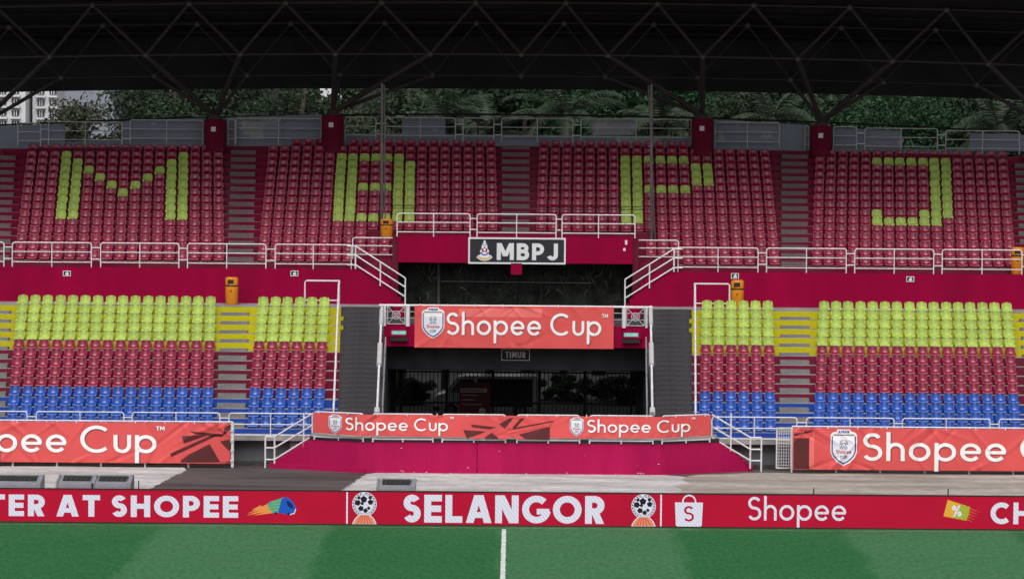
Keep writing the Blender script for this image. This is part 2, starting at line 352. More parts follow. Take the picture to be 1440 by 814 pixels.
def glyph(ch, w, wide=1.0):
    """list of pieces (each a list of polygons) + advance; cap height 1"""
    t = w / 2; H = 1 - t; X = 0.66; P = []; S = lambda pts: P.append(stroke(pts, w)); Q = lambda q: P.append(q)
    if ch == ' ': return [], 0.30 * wide
    if ch == 'S':
        W = .60 * wide; c = W / 2; r1 = (H - .52) / 2; r2 = (.52 - t) / 2; rx = W / 2 - t
        S(arc(c, .52 + r1, rx * .93, r1, 28, 270) + arc(c, t + r2, rx, r2, 90, -152)[1:])
    elif ch == 'h':
        W = .56 * wide; r = W / 2 - t; Q(rect(0, 0, w, 1.04)); S(arc(W / 2, X - t - r, r, r, 180, 0) + [(W - t, 0)])
    elif ch == 'o':
        W = .66 * wide; S(arc(W / 2, X / 2, W / 2 - t, X / 2 - t, 0, 360, 28))
    elif ch == 'p':
        W = .66 * wide; S(arc(W / 2, X / 2, W / 2 - t, X / 2 - t, 0, 360, 28)); Q(rect(0, -.36, w, X))
    elif ch == 'e':
        W = .64 * wide; S(arc(W / 2, X / 2, W / 2 - t, X / 2 - t, 0, 322, 26)); Q(rect(w * .8, X / 2 - t * .9, W - t * .4, X / 2 + t * .9))
    elif ch == 'u':
        W = .54 * wide; r = W / 2 - t; S([(t, X), (t, t + r)] + arc(W / 2, t + r, r, r, 180, 360)[1:] + [(W - t, X)]); 
    elif ch == 'C':
        W = .90 * wide; S(arc(.5 * wide, .5, .5 * wide - t, .5 - t, 47, 313))
    elif ch == 'O':
        W = .98 * wide; S(arc(W / 2, .5, W / 2 - t, .5 - t, 0, 360, 32))
    elif ch == 'G':
        W = .93 * wide; S(arc(.49 * wide, .5, .49 * wide - t, .5 - t, 45, 352)); Q(rect(.50 * wide, .5 - w * .75, W, .5 + w * .12))
    elif ch == 'T':
        W = .68 * wide; Q(rect(0, 1 - w, W, 1)); Q(rect(W / 2 - t, 0, W / 2 + t, 1 - w))
    elif ch == 'M':
        W = .94 * wide; Q(rect(0, 0, w, 1)); Q(rect(W - w, 0, W, 1)); Q(diag(w * .62, 1, W / 2, .22, w * 1.12)); Q(diag(W - w * .62, 1, W / 2, .22, w * 1.12))
    elif ch == 'N':
        W = .80 * wide; Q(rect(0, 0, w, 1)); Q(rect(W - w, 0, W, 1)); Q(diag(w * .7, 1, W - w * .7, 0, w * 1.35))
    elif ch == 'A':
        W = .88 * wide; Q(diag(w * .56, 0, W / 2 - w * .12, 1, w * 1.1)); Q(diag(W - w * .56, 0, W / 2 + w * .12, 1, w * 1.1)); Q(rect(W * .24, .18, W * .76, .18 + w * .9))
    elif ch == 'L':
        W = .58 * wide; Q(rect(0, 0, w, 1)); Q(rect(w, 0, W, w))
    elif ch == 'E':
        W = .60 * wide; Q(rect(0, 0, w, 1))
        for y0 in (0, .5 - t, 1 - w): Q(rect(w, y0, W * (.96 if y0 == .5 - t else 1), y0 + w))
    elif ch == 'H':
        W = .76 * wide; Q(rect(0, 0, w, 1)); Q(rect(W - w, 0, W, 1)); Q(rect(w, .5 - t, W - w, .5 + t))
    elif ch == 'I': W = w; Q(rect(0, 0, w, 1))
    elif ch == 'K':
        W = .72 * wide; Q(rect(0, 0, w, 1)); Q(diag(w, .42, W - w * .6, 1, w * 1.2)); Q(diag(W - w * .6, 0, w * 1.6, .55, w * 1.2))
    elif ch in 'PR':
        W = .66 * wide; m = .42 if ch == 'P' else .44; ry = (H - m) / 2; xx = W - t - min(ry, W * .5); Q(rect(0, 0, w, 1))
        S([(w * .9, H), (xx, H)] + arc(xx, m + ry, W - t - xx, ry, 90, -90)[1:] + [(w * .9, m)])
        if ch == 'R': Q(diag(W - w * .62, 0, W * .50, m, w * 1.15))
    elif ch == 'B':
        W = .68 * wide; m = .52; Q(rect(0, 0, w, 1)); r1 = (H - m) / 2; x1 = W * .94 - t - r1; r2 = (m - t) / 2; x2 = W - t - r2
        S([(w * .9, H), (x1, H)] + arc(x1, m + r1, r1, r1, 90, -90)[1:] + [(w * .9, m)]); S([(w * .9, m), (x2, m)] + arc(x2, t + r2, r2, r2, 90, -90)[1:] + [(w * .9, t)])
    elif ch == 'J':
        W = .60 * wide; r = W / 2 - t; S([(W - t, 1), (W - t, t + r)] + arc(W / 2, t + r, r, r, 0, -165)[1:])
    elif ch == 'U':
        W = .74 * wide; r = W / 2 - t; S([(t, 1), (t, t + r)] + arc(W / 2, t + r, r, r, 180, 360)[1:] + [(W - t, 1)])
    elif ch == '%':
        W = .9 * wide; S(arc(.2, .76, .2 - t, .24 - t, 0, 360, 16)); S(arc(W - .2, .24, .2 - t, .24 - t, 0, 360, 16)); Q(diag(.2, 0, W - .2, 1, w))
    else: W = .5
    return P, W
def text_polys(s, x0, x1, z0, cap, w, wide=1.0, gap=0.10):
    """lay text between x0 and x1 on baseline z0; returns [(poly, layer)]"""
    x = 0.0; G = []
    for ch in s:
        P, a = glyph(ch, w, wide); G.append((P, x)); x += a + (gap if ch != ' ' else 0)
    tot = x - gap; k = (x1 - x0) / tot; out = []
    for P, gx in G:
        for li, piece in enumerate(P):
            for q in piece: out.append(([(x0 + (gx + a) * k, z0 + b * cap) for a, b in q], li))
    return out
def flat_print(name, m, polys, mapper, parent, depth=0.005, cell=None):
    """polys: [(outline, layer)] in surface coordinates, laid 'depth' metres in front of the surface"""
    bm = bmesh.new()
    lay = bm.verts.layers.float.new('d')
    for poly, li in polys:
        try:
            vs = [bm.verts.new((a, 0, b)) for a, b in poly]
            for v in vs: v[lay] = li
            bm.faces.new(vs)
        except Exception: pass
    bmesh.ops.triangulate(bm, faces=[f for f in bm.faces if len(f.verts) > 4])
    if cell:
        xs = [v.co.x for v in bm.verts]; zs = [v.co.z for v in bm.verts]
        def cut(co, no):
            bmesh.ops.bisect_plane(bm, geom=bm.verts[:] + bm.edges[:] + bm.faces[:], plane_co=co, plane_no=no, dist=1e-6)
        x = min(xs) + cell
        while x < max(xs): cut((x, 0, 0), (1, 0, 0)); x += cell
        z = min(zs) + cell
        while z < max(zs): cut((0, 0, z), (0, 0, 1)); z += cell
    mb = MB(); idx = {}
    for v in bm.verts:
        idx[v] = len(mb.v); p = mapper(v.co.x, v.co.z); mb.v.append((p[0], p[1] - depth - v[lay] * 0.0008, p[2]))
    for f in bm.faces: mb.f.append(tuple(idx[v] for v in f.verts)); mb.m.append(0)
    bm.free()
    return mb.build(name, m, parent, fix=False)
def letters(s, x0, x1, z0, cap, w, wide, gap, m, mapper, parent, depth, cell=None, name='letter'):
    x = 0.0; G = []
    for ch in s:
        P, a = glyph(ch, w, wide); G.append((P, x)); x += a + (gap if ch != ' ' else 0)
    k = (x1 - x0) / (x - gap)
    for P, gx in G:
        if P: flat_print(name, m, [([(x0 + (gx + a) * k, z0 + b * cap) for a, b in q], li) for li, piece in enumerate(P) for q in piece], mapper, parent, depth, cell)
def disc(cx, cz, r, n=24, rz=None): return [(cx + r * math.cos(2 * math.pi * k / n), cz + (rz or r) * math.sin(2 * math.pi * k / n)) for k in range(n)]

# ================================================================== SETTING: ground, pitch, apron
g = MB(); g.add([(-2500, -400, 0), (2500, -400, 0), (2500, 3500, 0), (-2500, 3500, 0)], [(0, 1, 2, 3)])
struct(g.build('ground', 'earth', origin=(0, 0, 0)))
LEDY = -21.0
g = MB(); g.add([(-60, -120, .004), (60, -120, .004), (60, LEDY - .05, .004), (-60, LEDY - .05, .004)], [(0, 1, 2, 3)])
pitch = struct(g.build('pitch', 'turf', origin=(0, 0, 0)))
yl = GY(709, 744); xl = XP(708.7, yl, 0)
g = MB(); lr = random.Random(2); ys_ = [yl - .12 * k for k in range(260)] + [-100]
Ls = [(xl - .068 + lr.uniform(-.012, .012), xl + .068 + lr.uniform(-.012, .012)) for _ in ys_]
g.add([p for (a_, c_), y_ in zip(Ls, ys_) for p in ((a_, y_, .008), (c_, y_, .008))], [(2 * k, 2 * k + 1, 2 * k + 3, 2 * k + 2) for k in range(len(ys_) - 1)]); g.build('halfway_line', 'line_white', pitch)
yt = GY(720, 742.8)
g = MB()
for i in range(80):
    a = -30 + i * .75; j = random.uniform(-.01, .01)
    g.add([(a, yt - .05 + j, .012), (a + .75, yt - .05 + j, .012), (a + .75, yt + .03 + j, .012), (a, yt + .03 + j, .012)], [(0, 1, 2, 3)])
g.build('touchline_seam', 'line_faint', pitch)
def ragged(p0, p1, n, amp):
    out = []
    for i in range(n + 1):
        t = i / n; out.append((p0[0] + (p1[0] - p0[0]) * t + random.uniform(-amp, amp), p0[1] + (p1[1] - p0[1]) * t + random.uniform(-amp, amp)))
    return out
def sheet(name, poly, z, m):
    b = MB(); b.add([(x, y, z) for x, y in poly], [tuple(range(len(poly)))]); return struct(b.build(name, m, origin=(0, 0, 0), fix=False))
def gp(x, y): Yg = GY(x, y); return (XP(x, Yg, 0), Yg)
# dark wet asphalt everywhere behind the board, paler concrete and sand laid over it
sheet('asphalt_strip', [(-40, LEDY + .05), (40, LEDY + .05), (40, 8), (-40, 8)], .004, 'asphalt_wet')
l0 = gp(205, 690); l1 = gp(262, 661)
sheet('concrete_apron', [(-34, LEDY + 1.0), (-34, -0.9)] + [(x, -0.9 + random.uniform(-.25, .25)) for x in np.linspace(-30, l1[0] - .2, 24)] + ragged(l1, l0, 40, .06)[0:] + [(x, LEDY + 1.0) for x in np.linspace(l0[0], -33, 5)], .008, 'concrete_pale')
c0 = gp(478, 691); c1 = gp(515, 667)
sheet('concrete_apron', ragged(c0, c1, 40, .09) + [(x, -2.4 + random.uniform(-.15, .15)) for x in np.linspace(c1[0] + .4, XP(930, -2, 0), 20)] + ragged((XP(1000, -3, 0), -4.5), (XP(930, -18, 0), -15), 8, .5) + [(XP(1440, -19, 0) + 6, -15.2), (XP(1440, -19, 0) + 6, LEDY + 1.2)] + [(x, LEDY + 1.2 + random.uniform(-.2, .2)) for x in np.linspace(22, c0[0] + .5, 30)], .008, 'concrete_pale')
sheet('sand_apron', ragged((XP(925, -15, 0), -14.8), (XP(985, -3, 0), -2.2), 10, .4) + [(x, -1.4 + random.uniform(-.3, .2)) for x in np.linspace(XP(1060, -2, 0), 30, 26)] + [(30, -14.5)] + [(x, -14.6 + random.uniform(-.9, .9)) for x in np.linspace(28, XP(940, -15, 0), 24)], .012, 'apron_sand')
b = MB(); rr = random.Random(3)
for i in range(120):
    x = -32 + i * .54; h = rr.uniform(.03, .09); b.box(x, x + .52, LEDY + .35, LEDY + .35 + rr.uniform(.25, .6), 0, h)
struct(b.build('kerb', 'kerb_dark', origin=(0, 0, 0)))

b = MB(); b.add([(-40, 22, .005), (60, 22, .005), (60, 90, .005), (-40, 90, .005)], [(0, 1, 2, 3)]); struct(b.build('rear_road', 'kerb_dark', origin=(0, 0, 0)))
# hill behind
def hill():
    b = MB(); nx, ny = 40, 10; vs = []
    for j in range(ny + 1):
        for i in range(nx + 1):
            X = -90 + 260 * i / nx; Yh = 95 + 120 * j / ny
            e = max(0, min(1, (X + 8) / 28)); z = 26 * e * (1 - (1 - min(1, j / 5)) ** 2) + random.uniform(-.6, .6) - (0 if j else 2)
            vs.append((X, Yh, z))
    fs = [(j * (nx + 1) + i, j * (nx + 1) + i + 1, (j + 1) * (nx + 1) + i + 1, (j + 1) * (nx + 1) + i) for j in range(ny) for i in range(nx)]
    b.add(vs, fs); struct(b.build('hill', 'hill_green', origin=(0, 0, 0), smooth=True))
hill()

# ================================================================== GRANDSTAND
LY0, LT, LZ0, LR = 1.40, .75, 1.28, .3215      # lower tier: first row, tread, height, riser
UY0, UT, UZ0, UR = 15.60, .75, 7.15, .319      # upper tier
CONC_Z, UW_Z, UWALL_Y = 5.47, 6.91, 14.5
def ly(i): return LY0 + LT * i
def lz(i): return LZ0 + LR * i
def uy(i): return UY0 + UT * i
def uz(i): return UZ0 + UR * i
EDGE = 25.0
stand = thing('grandstand', 'two tier concrete grandstand with maroon walls and a central tunnel', 'grandstand', (0.15, 0, 0))
# lower tier: slab, front wall, rows
xs_l = XP(477, 6, 3.3); xs_r = XP(973, 6, 3.3)     # inner ends of the seat blocks
st_l = XP(541, 6, 3.3); st_r = XP(912, 6, 3.3)     # tunnel slot sides
def rowcol(i): return 'blue_riser' if i < 4 else ('maroon_riser' if i < 9 else 'yellow_riser')
def endL(i): return XP(474.5 + 5.0 * i / 13, ly(i), lz(i))
def endR(i): return XP(974.0 - 1.0 * i / 13, ly(i), lz(i))
for sx0, sx1 in ((-EDGE, xs_l), (xs_r, EDGE)):
    MB().box(sx0, sx1, 0, LY0 + .3, .95, 1.10).build('front_slab', 'concrete', stand)
    MB().box(sx0, sx1, .38, LY0 + .3, .0, .95).build('front_wall', 'stand_grey', stand)
    b = MB()
    for x in np.arange(sx0 + .7, sx1 - .5, 3.2): b.box(x, x + .3, .12, .38, 0, .95)
    b.build('front_buttress', 'stand_grey', stand)
    MB().box(sx0, sx1, .05, .38, 0, .16).build('drain_kerb', 'kerb_dark', stand)
    for i in range(14):
        MB().box(sx0 if sx0 < 0 else endR(i), sx1 if sx0 > 0 else endL(i), ly(i), ly(i) + LT + .3, lz(i) - .6, lz(i), 0, 1).build('terrace_row', [rowcol(i), 'concrete'], stand)
    MB().box(sx0, sx1, ly(14), UWALL_Y + .2, CONC_Z - .6, CONC_Z).build('concourse_floor', 'concrete', stand)
# yellow painted blocks that end the lime rows at the stairs
for fn, d in ((endL, 1), (endR, -1)):
    for i in (11, 12):
        e_ = fn(i); MB().box(min(e_ + .002 * d, e_ + .11 * d), max(e_ + .002 * d, e_ + .11 * d), ly(i) + .02, ly(i) + LT, lz(i) - .5, lz(i) - .01).build('end_block', 'yellow_riser', stand)
# aisle half-steps
def half_steps(px0, px1, which):
    rows = range(0, 13) if which == 'low' else range(0, 15)
    for i in rows:
        Yn = ly(i + 1) if which == 'low' else uy(i + 1); z = lz(i) if which == 'low' else uz(i)
        h = .11 if which == 'low' and i >= 8 else .18
        t = i / (len(rows) - 1); a = px0[0] + (px0[1] - px0[0]) * t; c = px1[0] + (px1[1] - px1[0]) * t
        j = random.uniform(-.02, .02)
        MB().box(XP(a, Yn, z) + j, XP(c, Yn, z) + j, Yn - .36, Yn - .003, z - .1, z + h).build('aisle_step', 'step_grey' if which == 'low' else 'step_upper', stand)
half_steps((305, 311), (345, 350), 'low'); half_steps((1095, 1098), (1137, 1138), 'low')
half_steps((-45, -38), (8, 16), 'low'); half_steps((1445, 1434), (1490, 1480), 'low')
half_steps((321, 326), (357, 361), 'up'); half_steps((1098, 1098), (1135, 1135), 'up')
half_steps((-35, -30), (15, 24), 'up'); half_steps((1434, 1425), (1480, 1470), 'up')
for i in range(4, 16):
    z = uz(i); Yn = uy(i + 1); MB().box(XP(706, Yn, z), XP(744.5, Yn, z), Yn - .36, Yn - .003, z - .1, z + .18).build('aisle_step', 'step_upper', stand)
# dark stairs on both sides of the tunnel
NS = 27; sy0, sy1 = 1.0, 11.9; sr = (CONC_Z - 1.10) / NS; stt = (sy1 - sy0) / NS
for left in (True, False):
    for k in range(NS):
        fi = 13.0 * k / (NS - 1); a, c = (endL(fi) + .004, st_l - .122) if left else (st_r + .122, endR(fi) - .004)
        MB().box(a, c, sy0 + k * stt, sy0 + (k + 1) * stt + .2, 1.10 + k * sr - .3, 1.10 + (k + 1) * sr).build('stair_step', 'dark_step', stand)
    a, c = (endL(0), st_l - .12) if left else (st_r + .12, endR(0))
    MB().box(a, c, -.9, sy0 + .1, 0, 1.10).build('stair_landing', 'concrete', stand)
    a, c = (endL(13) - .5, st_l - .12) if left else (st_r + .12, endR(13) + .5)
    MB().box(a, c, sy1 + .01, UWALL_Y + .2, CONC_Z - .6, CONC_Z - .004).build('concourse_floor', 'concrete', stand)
# tunnel side walls follow the rake
for x0, x1 in ((st_l - .12, st_l), (st_r, st_r + .12)):
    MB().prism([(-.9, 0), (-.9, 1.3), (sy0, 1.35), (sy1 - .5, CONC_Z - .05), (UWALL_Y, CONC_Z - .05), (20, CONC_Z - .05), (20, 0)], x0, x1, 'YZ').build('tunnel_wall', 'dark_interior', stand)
BALY = 8.0
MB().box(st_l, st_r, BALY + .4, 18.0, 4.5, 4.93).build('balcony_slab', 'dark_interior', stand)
MB().box(st_l - .11, st_r + .11, BALY, BALY + .4, ZP(725, 488, BALY), ZP(725, 458, BALY)).build('balcony_beam', 'maroon_wall', stand)
# tunnel rear wall, ceiling and floor
zt = ZP(725, 521, 20)
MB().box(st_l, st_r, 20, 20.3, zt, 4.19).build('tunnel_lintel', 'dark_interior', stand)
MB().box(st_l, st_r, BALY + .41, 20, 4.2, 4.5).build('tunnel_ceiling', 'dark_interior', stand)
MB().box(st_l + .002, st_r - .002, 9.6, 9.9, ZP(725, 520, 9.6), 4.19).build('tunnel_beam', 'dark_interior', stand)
MB().box(st_l, st_r, -.9, 22, .0, .05).build('tunnel_floor', 'asphalt_wet', stand)
# upper front wall with two return stairs
vl, vr = XP(560, UWALL_Y, 8), XP(890, UWALL_Y, 8)           # vomitory box sides
wl, wr = XP(545, UWALL_Y, 7), XP(905, UWALL_Y, 7)
def stair_wall(xo, xi, xe, m):
    """upper wall: flat top to xo, then steps down to xi at concourse level"""
    n = 6; zt0 = UW_Z; pts = [(xe, CONC_Z - .5), (xe, zt0), (xo, zt0)]
    for k in range(n):
        x = xo + (xi - xo) * k / n; x2 = xo + (xi - xo) * (k + 1) / n; z = zt0 - (zt0 - CONC_Z - .1) * (k + 1) / n
        pts += [(x, z), (x2, z)]
    pts.append((xi, CONC_Z - .5)); return pts
pl = stair_wall(XP(538, UWALL_Y, 6.5), XP(569, UWALL_Y, 5.6), -EDGE, None); pr = stair_wall(XP(912, UWALL_Y, 6.5), XP(880, UWALL_Y, 5.6), EDGE, None)
MB().prism(pl, UWALL_Y, UWALL_Y + .3).build('upper_wall', 'maroon_wall', stand)
MB().prism(pr, UWALL_Y, UWALL_Y + .3).build('upper_wall', 'maroon_wall', stand)
MB().box(-EDGE, vl - .02, UWALL_Y + .28, UY0 + .2, CONC_Z - .5, UW_Z - .004).build('upper_walkway', 'maroon_riser', stand)
MB().box(vr + .02, EDGE, UWALL_Y + .28, UY0 + .2, CONC_Z - .5, UW_Z - .004).build('upper_walkway', 'maroon_riser', stand)
# raised end panels beside the vomitory (carry the short rails)
MB().box(XP(497, UWALL_Y + .5, 7), vl - .004, UWALL_Y + .5, UY0 + .1, UW_Z - .01, ZP(530, 364, UWALL_Y + .5)).build('end_panel', 'maroon_riser', stand)
MB().box(vr + .004, XP(954, UWALL_Y + .5, 7), UWALL_Y + .5, UY0 + .1, UW_Z - .01, ZP(925, 368, UWALL_Y + .5)).build('end_panel', 'maroon_riser', stand)
zl0, zl1 = ZP(725, 370, UWALL_Y), ZP(725, 334, UWALL_Y)
MB().box(vl, vr, UWALL_Y - .05, uy(4) + .05, zl0, zl1).build('opening_lintel', 'maroon_wall', stand)
for x0, x1 in ((vl - .25, vl - .003), (vr + .003, vr + .25)):
    MB().box(x0, x1, UWALL_Y + .31, 18.2, 4.95, zl1 - .01).build('opening_side', 'maroon_riser', stand)
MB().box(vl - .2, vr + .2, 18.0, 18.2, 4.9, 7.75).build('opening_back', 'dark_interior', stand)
MB().box(XP(718.5, 14.4, 7.1), XP(734, 14.4, 7.1), UWALL_Y - .15, UWALL_Y + .1, ZP(726, 386, 14.4), zl0 - .002).build('drop_box', 'maroon_wall', stand)
# upper rows
for i in range(16):
    segs = [(-EDGE, EDGE)] if i >= 4 else [(-EDGE, vl - .26 if i else XP(496, UY0, 7.1)), (vr + .26 if i else XP(955, UY0, 7.1), EDGE)]
    if i == 15: segs = [(XP(330, uy(15), 12), XP(1125, uy(15), 12))]
    for a, c in segs:
        MB().box(a, c, uy(i), uy(i) + UT + (.3 if i < 14 else 1.6), uz(i) - .6, uz(i), 0, 1).build('terrace_row', ['maroon_riser', 'concrete'], stand)
# curved rear hoarding: panels, some missing, some peeled
def wy(X): return 28.3 - 1.3 * ((X - .15) / 21) ** 2
def wall_panel(px0, px1, pyt, pyb, m, name='hoarding_panel', dy=0.0):
    n = max(1, int((px1 - px0) / 25)); b = MB()
    for k in range(n):
        a = px0 + (px1 - px0) * k / n; c = px0 + (px1 - px0) * (k + 1) / n
        Xa = XP(a, 28, 12.5); Xc = XP(c, 28, 12.5); Ya, Yc = wy(Xa) + dy, wy(Xc) + dy
        f = lambda p, q: q if isinstance(q, (int, float)) else q[0] + (q[1] - q[0]) * (p - px0) / (px1 - px0)
        za, zc = ZP(a, f(a, pyt), Ya), ZP(c, f(c, pyt), Yc); wa, wc = ZP(a, f(a, pyb), Ya), ZP(c, f(c, pyb), Yc)
        b.add([(Xa, Ya, wa), (Xc, Yc, wc), (Xc, Yc, zc), (Xa, Ya, za), (Xa, Ya + .06, wa), (Xc, Yc + .06, wc), (Xc, Yc + .06, zc), (Xa, Ya + .06, za)],
              [(0, 1, 2, 3), (7, 6, 5, 4), (0, 4, 5, 1), (3, 2, 6, 7), (0, 3, 7, 4), (1, 5, 6, 2)])
    return b.build(name, m, stand)
for a, c, t in ((-90, 0, (182, 178)), (0.5, 95, (178, 174)), (173, 186, (171, 170)), (186.5, 289, (170, 166)), (318, 398, (165, 163)), (398.5, 452, (163, 161)), (1002, 1098, (168, 174)), (1098.5, 1136, (174, 176)), (1172, 1215, (180, 182)), (1215.5, 1266, (182, 184)), (1360, 1440, (187, 190)), (1440.5, 1520, (190, 195))):
    wall_panel(a, c, t, 213, 'hoarding')
wall_panel(95.5, 172.5, (199, 197), 214, 'hoarding'); wall_panel(1266.5, 1359.5, (209, 211), 222, 'hoarding')
def peel(px, py, rx, ry, seed):
    q = random.Random(seed); X_, z_ = U(px, py, 28); n = 26; pts = []
    for k in range(n):
        a = 2 * math.pi * k / n; r = q.uniform(.62, 1.12); pts.append((X_ + rx / 31 * r * math.cos(a), z_ + ry / 31 * r * math.sin(a)))
    b = MB(); b.add([(x, wy(x) - .012, z) for x, z in pts] + [(X_, wy(X_) - .012, z_)], [(k, (k + 1) % n, n) for k in range(n)]); b.build('peeled_patch', 'peeled_hoarding', stand, fix=False)
for a_ in ((356, 177, 22, 13, 1), (378, 170, 16, 5, 2), (362, 190, 12, 8, 3), (1014, 190, 6, 10, 4), (1078, 192, 9, 4, 5), (1264, 198, 5, 8, 6), (218, 174, 5, 3, 7), (612, 183, 5, 3, 8), (1038, 176, 4, 2, 9)): peel(*a_)
wall_panel(484, 972, (188, 192), 206, 'hoarding')
wall_panel(565, 626, (165, 166), 189, 'hoarding', dy=.07); wall_panel(834, 894, (168, 167), 190, 'peeled_hoarding', dy=.07)
wall_panel(866, 940, (192, 193), (201, 202), 'peeled_hoarding', dy=-.02)
# rear concrete ledge in front of the hoarding
for i, (a, c) in enumerate(((-80, 289), (318, 452), (484, 972), (1004, 1138), (1171, 1520))):
    Xa, Xc = XP(a, 27.5, 12), XP(c, 27.5, 12); n = 8; b = MB()
    for k in range(n):
        x0 = Xa + (Xc - Xa) * k / n; x1 = Xa + (Xc - Xa) * (k + 1) / n; xm = (x0 + x1) / 2
        b.box(x0, x1, wy(xm) - .75, wy(xm) + .1, 11.2, ZP(720, 207, 28) - .22 + .12 * (1 - (xm / 21) ** 2) * 2)
    b.build('rear_ledge', 'maroon_riser', stand)
# dark mesh rail behind the hoarding
b = MB(); pts = [(x, wy(x) + .5, 12.95 + .55 * (1 - (x / 21) ** 2)) for x in np.linspace(-25, 25, 40)]
b.path(pts, .045, 6)
for x in np.arange(-24, 25, 3.2): b.tube((x, wy(x) + .5, 11.5), (x, wy(x) + .5, 12.95 + .55 * (1 - (x / 21) ** 2)), .045, 6)
b.build('rear_rail', 'black_steel', stand)

# pillars carrying the roof
PIL = [(303, 168, 210), (468, 162, 207), (988, 167, 214), (1154.5, 177, 214), (-30, 182, 214), (1485, 190, 220)]
PILX = []
for k, (px, pt, pb) in enumerate(PIL):
    Yp = 27.0; X, zt_ = U(px, pt, Yp); zb = ZP(px, pb, Yp) - .6; PILX.append((X, Yp, zt_))
    t = thing('roof_pillar', 'round maroon roof pillar with a white notice, %s from the left behind top row' % ORD[[1, 2, 3, 4, 0, 5][k]], 'pillar', (X, Yp, zb), 'maroon roof pillars')
    o = MB().lathe([(.50, 0), (.50, zt_ - zb - .08), (.47, zt_ - zb - .02), (.40, zt_ - zb)], (X, Yp, zb), 20).build('shaft', 'maroon_riser', t); smooth_angle(o)
    o = MB().lathe([(.34, 0), (.30, .10), (.18, .22), (.10, .26)], (X, Yp, zt_), 14).build('steel_shoe', 'truss_steel', t); smooth_angle(o)
    if k < 4:
        s = .105
        MB().box(X - s - .05, X + s - .05, Yp - .53, Yp - .51, zt_ - .55, zt_ - .55 + 2 * s).build('notice', 'paper', t)
# ================================================================== ROOF
roof = thing('roof_canopy', 'dark steel space frame roof canopy over the upper tier', 'roof', (0.15, 27, 14))
def sag(x): return -.25 * ((x - .3) / 20.7) ** 2
YA, YB = 24.0, 28.0
zA, zB, zTA, zTB = ZP(733, 77, YA), ZP(733, 107, YB), ZP(733, 4, 22), ZP(733, 33, 26)
nodesA = [XP(x, YA, zA) for x in (-197, -63, 70, 205, 338, 472, 605, 733, 855, 988, 1122, 1255, 1390, 1524, 1657)]
def bar(p, q, r, nm='strut', n=8): o = MB().tube(p, q, r, n).build(nm, 'truss_steel', roof); smooth_angle(o, 50); return o
ballm = MB().ball((0, 0, 0), .13, 10, 6).mesh('node', (0, 0, 0), 'node_steel', True)
LINES = [(YA, zA, 22.0, zTA, .075, .045), (YB, zB, 26.0, zTB, .042, .03)]
step = 4.0; slope_b = (zA - zB) / 4.0; slope_t = (zTA - zTB) / 4.0
prevtop = None
for li, (Yb, zb, Yt, zt2, rs, rc) in enumerate(LINES):
    bot = [(x, Yb, zb + sag(x)) for x in nodesA]; top = [((nodesA[k] + nodesA[k + 1]) / 2, Yt, zt2 + sag(nodesA[k])) for k in range(len(nodesA) - 1)]
    for k in range(len(nodesA) - 1):
        bar(bot[k], bot[k + 1], rc, 'chord', 6); bar(bot[k], top[k], rs); bar(top[k], bot[k + 1], rs)
        if k: bar(top[k - 1], top[k], rc, 'chord', 6)
        put(ballm, 'node', bot[k], roof); put(ballm, 'node', top[k], roof)
    prevtop = (None, bot, top)
# V struts from the pillars up to the front and rear node lines
A = [(x, YA, zA + sag(x)) for x in nodesA]; Bn = [(x, YB, zB + sag(x)) for x in nodesA]
links = {0: (3, 4), 1: (5, 6), 2: (9, 8), 3: (10, 11), 4: (1, 2), 5: (12, 13)}
for k, (X, Yp, zz) in enumerate(PILX):
    for nd in links[k]:
        bar((X, Yp, zz + .15), A[nd], .115, 'raking_strut'); bar((X, Yp, zz + .15), Bn[nd], .085, 'raking_strut')
# sheeting with standing seams, and a deep rear fascia
SL = slope_t; RF = 10.5
def rz(Y): return zTA + .35 + (22 - Y) * SL
b = MB()
nseg = 26; xsn = np.linspace(-28, 28, nseg + 1)
for k in range(nseg):
    x0, x1 = xsn[k], xsn[k + 1]; s0, s1 = sag(x0), sag(x1)
    b.add([(x0, RF, rz(RF) + s0), (x1, RF, rz(RF) + s1), (x1, 30.5, rz(30.5) + s1), (x0, 30.5, rz(30.5) + s0), (x0, RF, rz(RF) + s0 + .12), (x1, RF, rz(RF) + s1 + .12), (x1, 30.5, rz(30.5) + s1 + .12), (x0, 30.5, rz(30.5) + s0 + .12)], [(0, 1, 2, 3), (7, 6, 5, 4), (0, 4, 5, 1), (2, 6, 7, 3)])
b.build('roof_sheet', 'roof_dark', roof)
for Yp_ in np.arange(11, 30, 2.0):
    b = MB(); b.path([(x, Yp_, rz(Yp_) + sag(x) - .09) for x in xsn], .07, 4); b.build('purlin', 'roof_dark', roof)
b = MB()
for k in range(nseg):
    x0, x1 = xsn[k], xsn[k + 1]; za = ZP(725, 125.5, 30.2) + sag(x0); zc = ZP(725, 125.5, 30.2) + sag(x1)
    b.add([(x0, 30.2, za), (x1, 30.2, zc), (x1, 30.2, rz(30.2) + sag(x1) - .01), (x0, 30.2, rz(30.2) + sag(x0) - .01), (x0, 30.3, za), (x1, 30.3, zc), (x1, 30.3, rz(30.3) + sag(x1) - .01), (x0, 30.3, rz(30.3) + sag(x0) - .01)], [(0, 1, 2, 3), (7, 6, 5, 4), (0, 4, 5, 1)])
b.build('rear_fascia', 'roof_dark', roof)

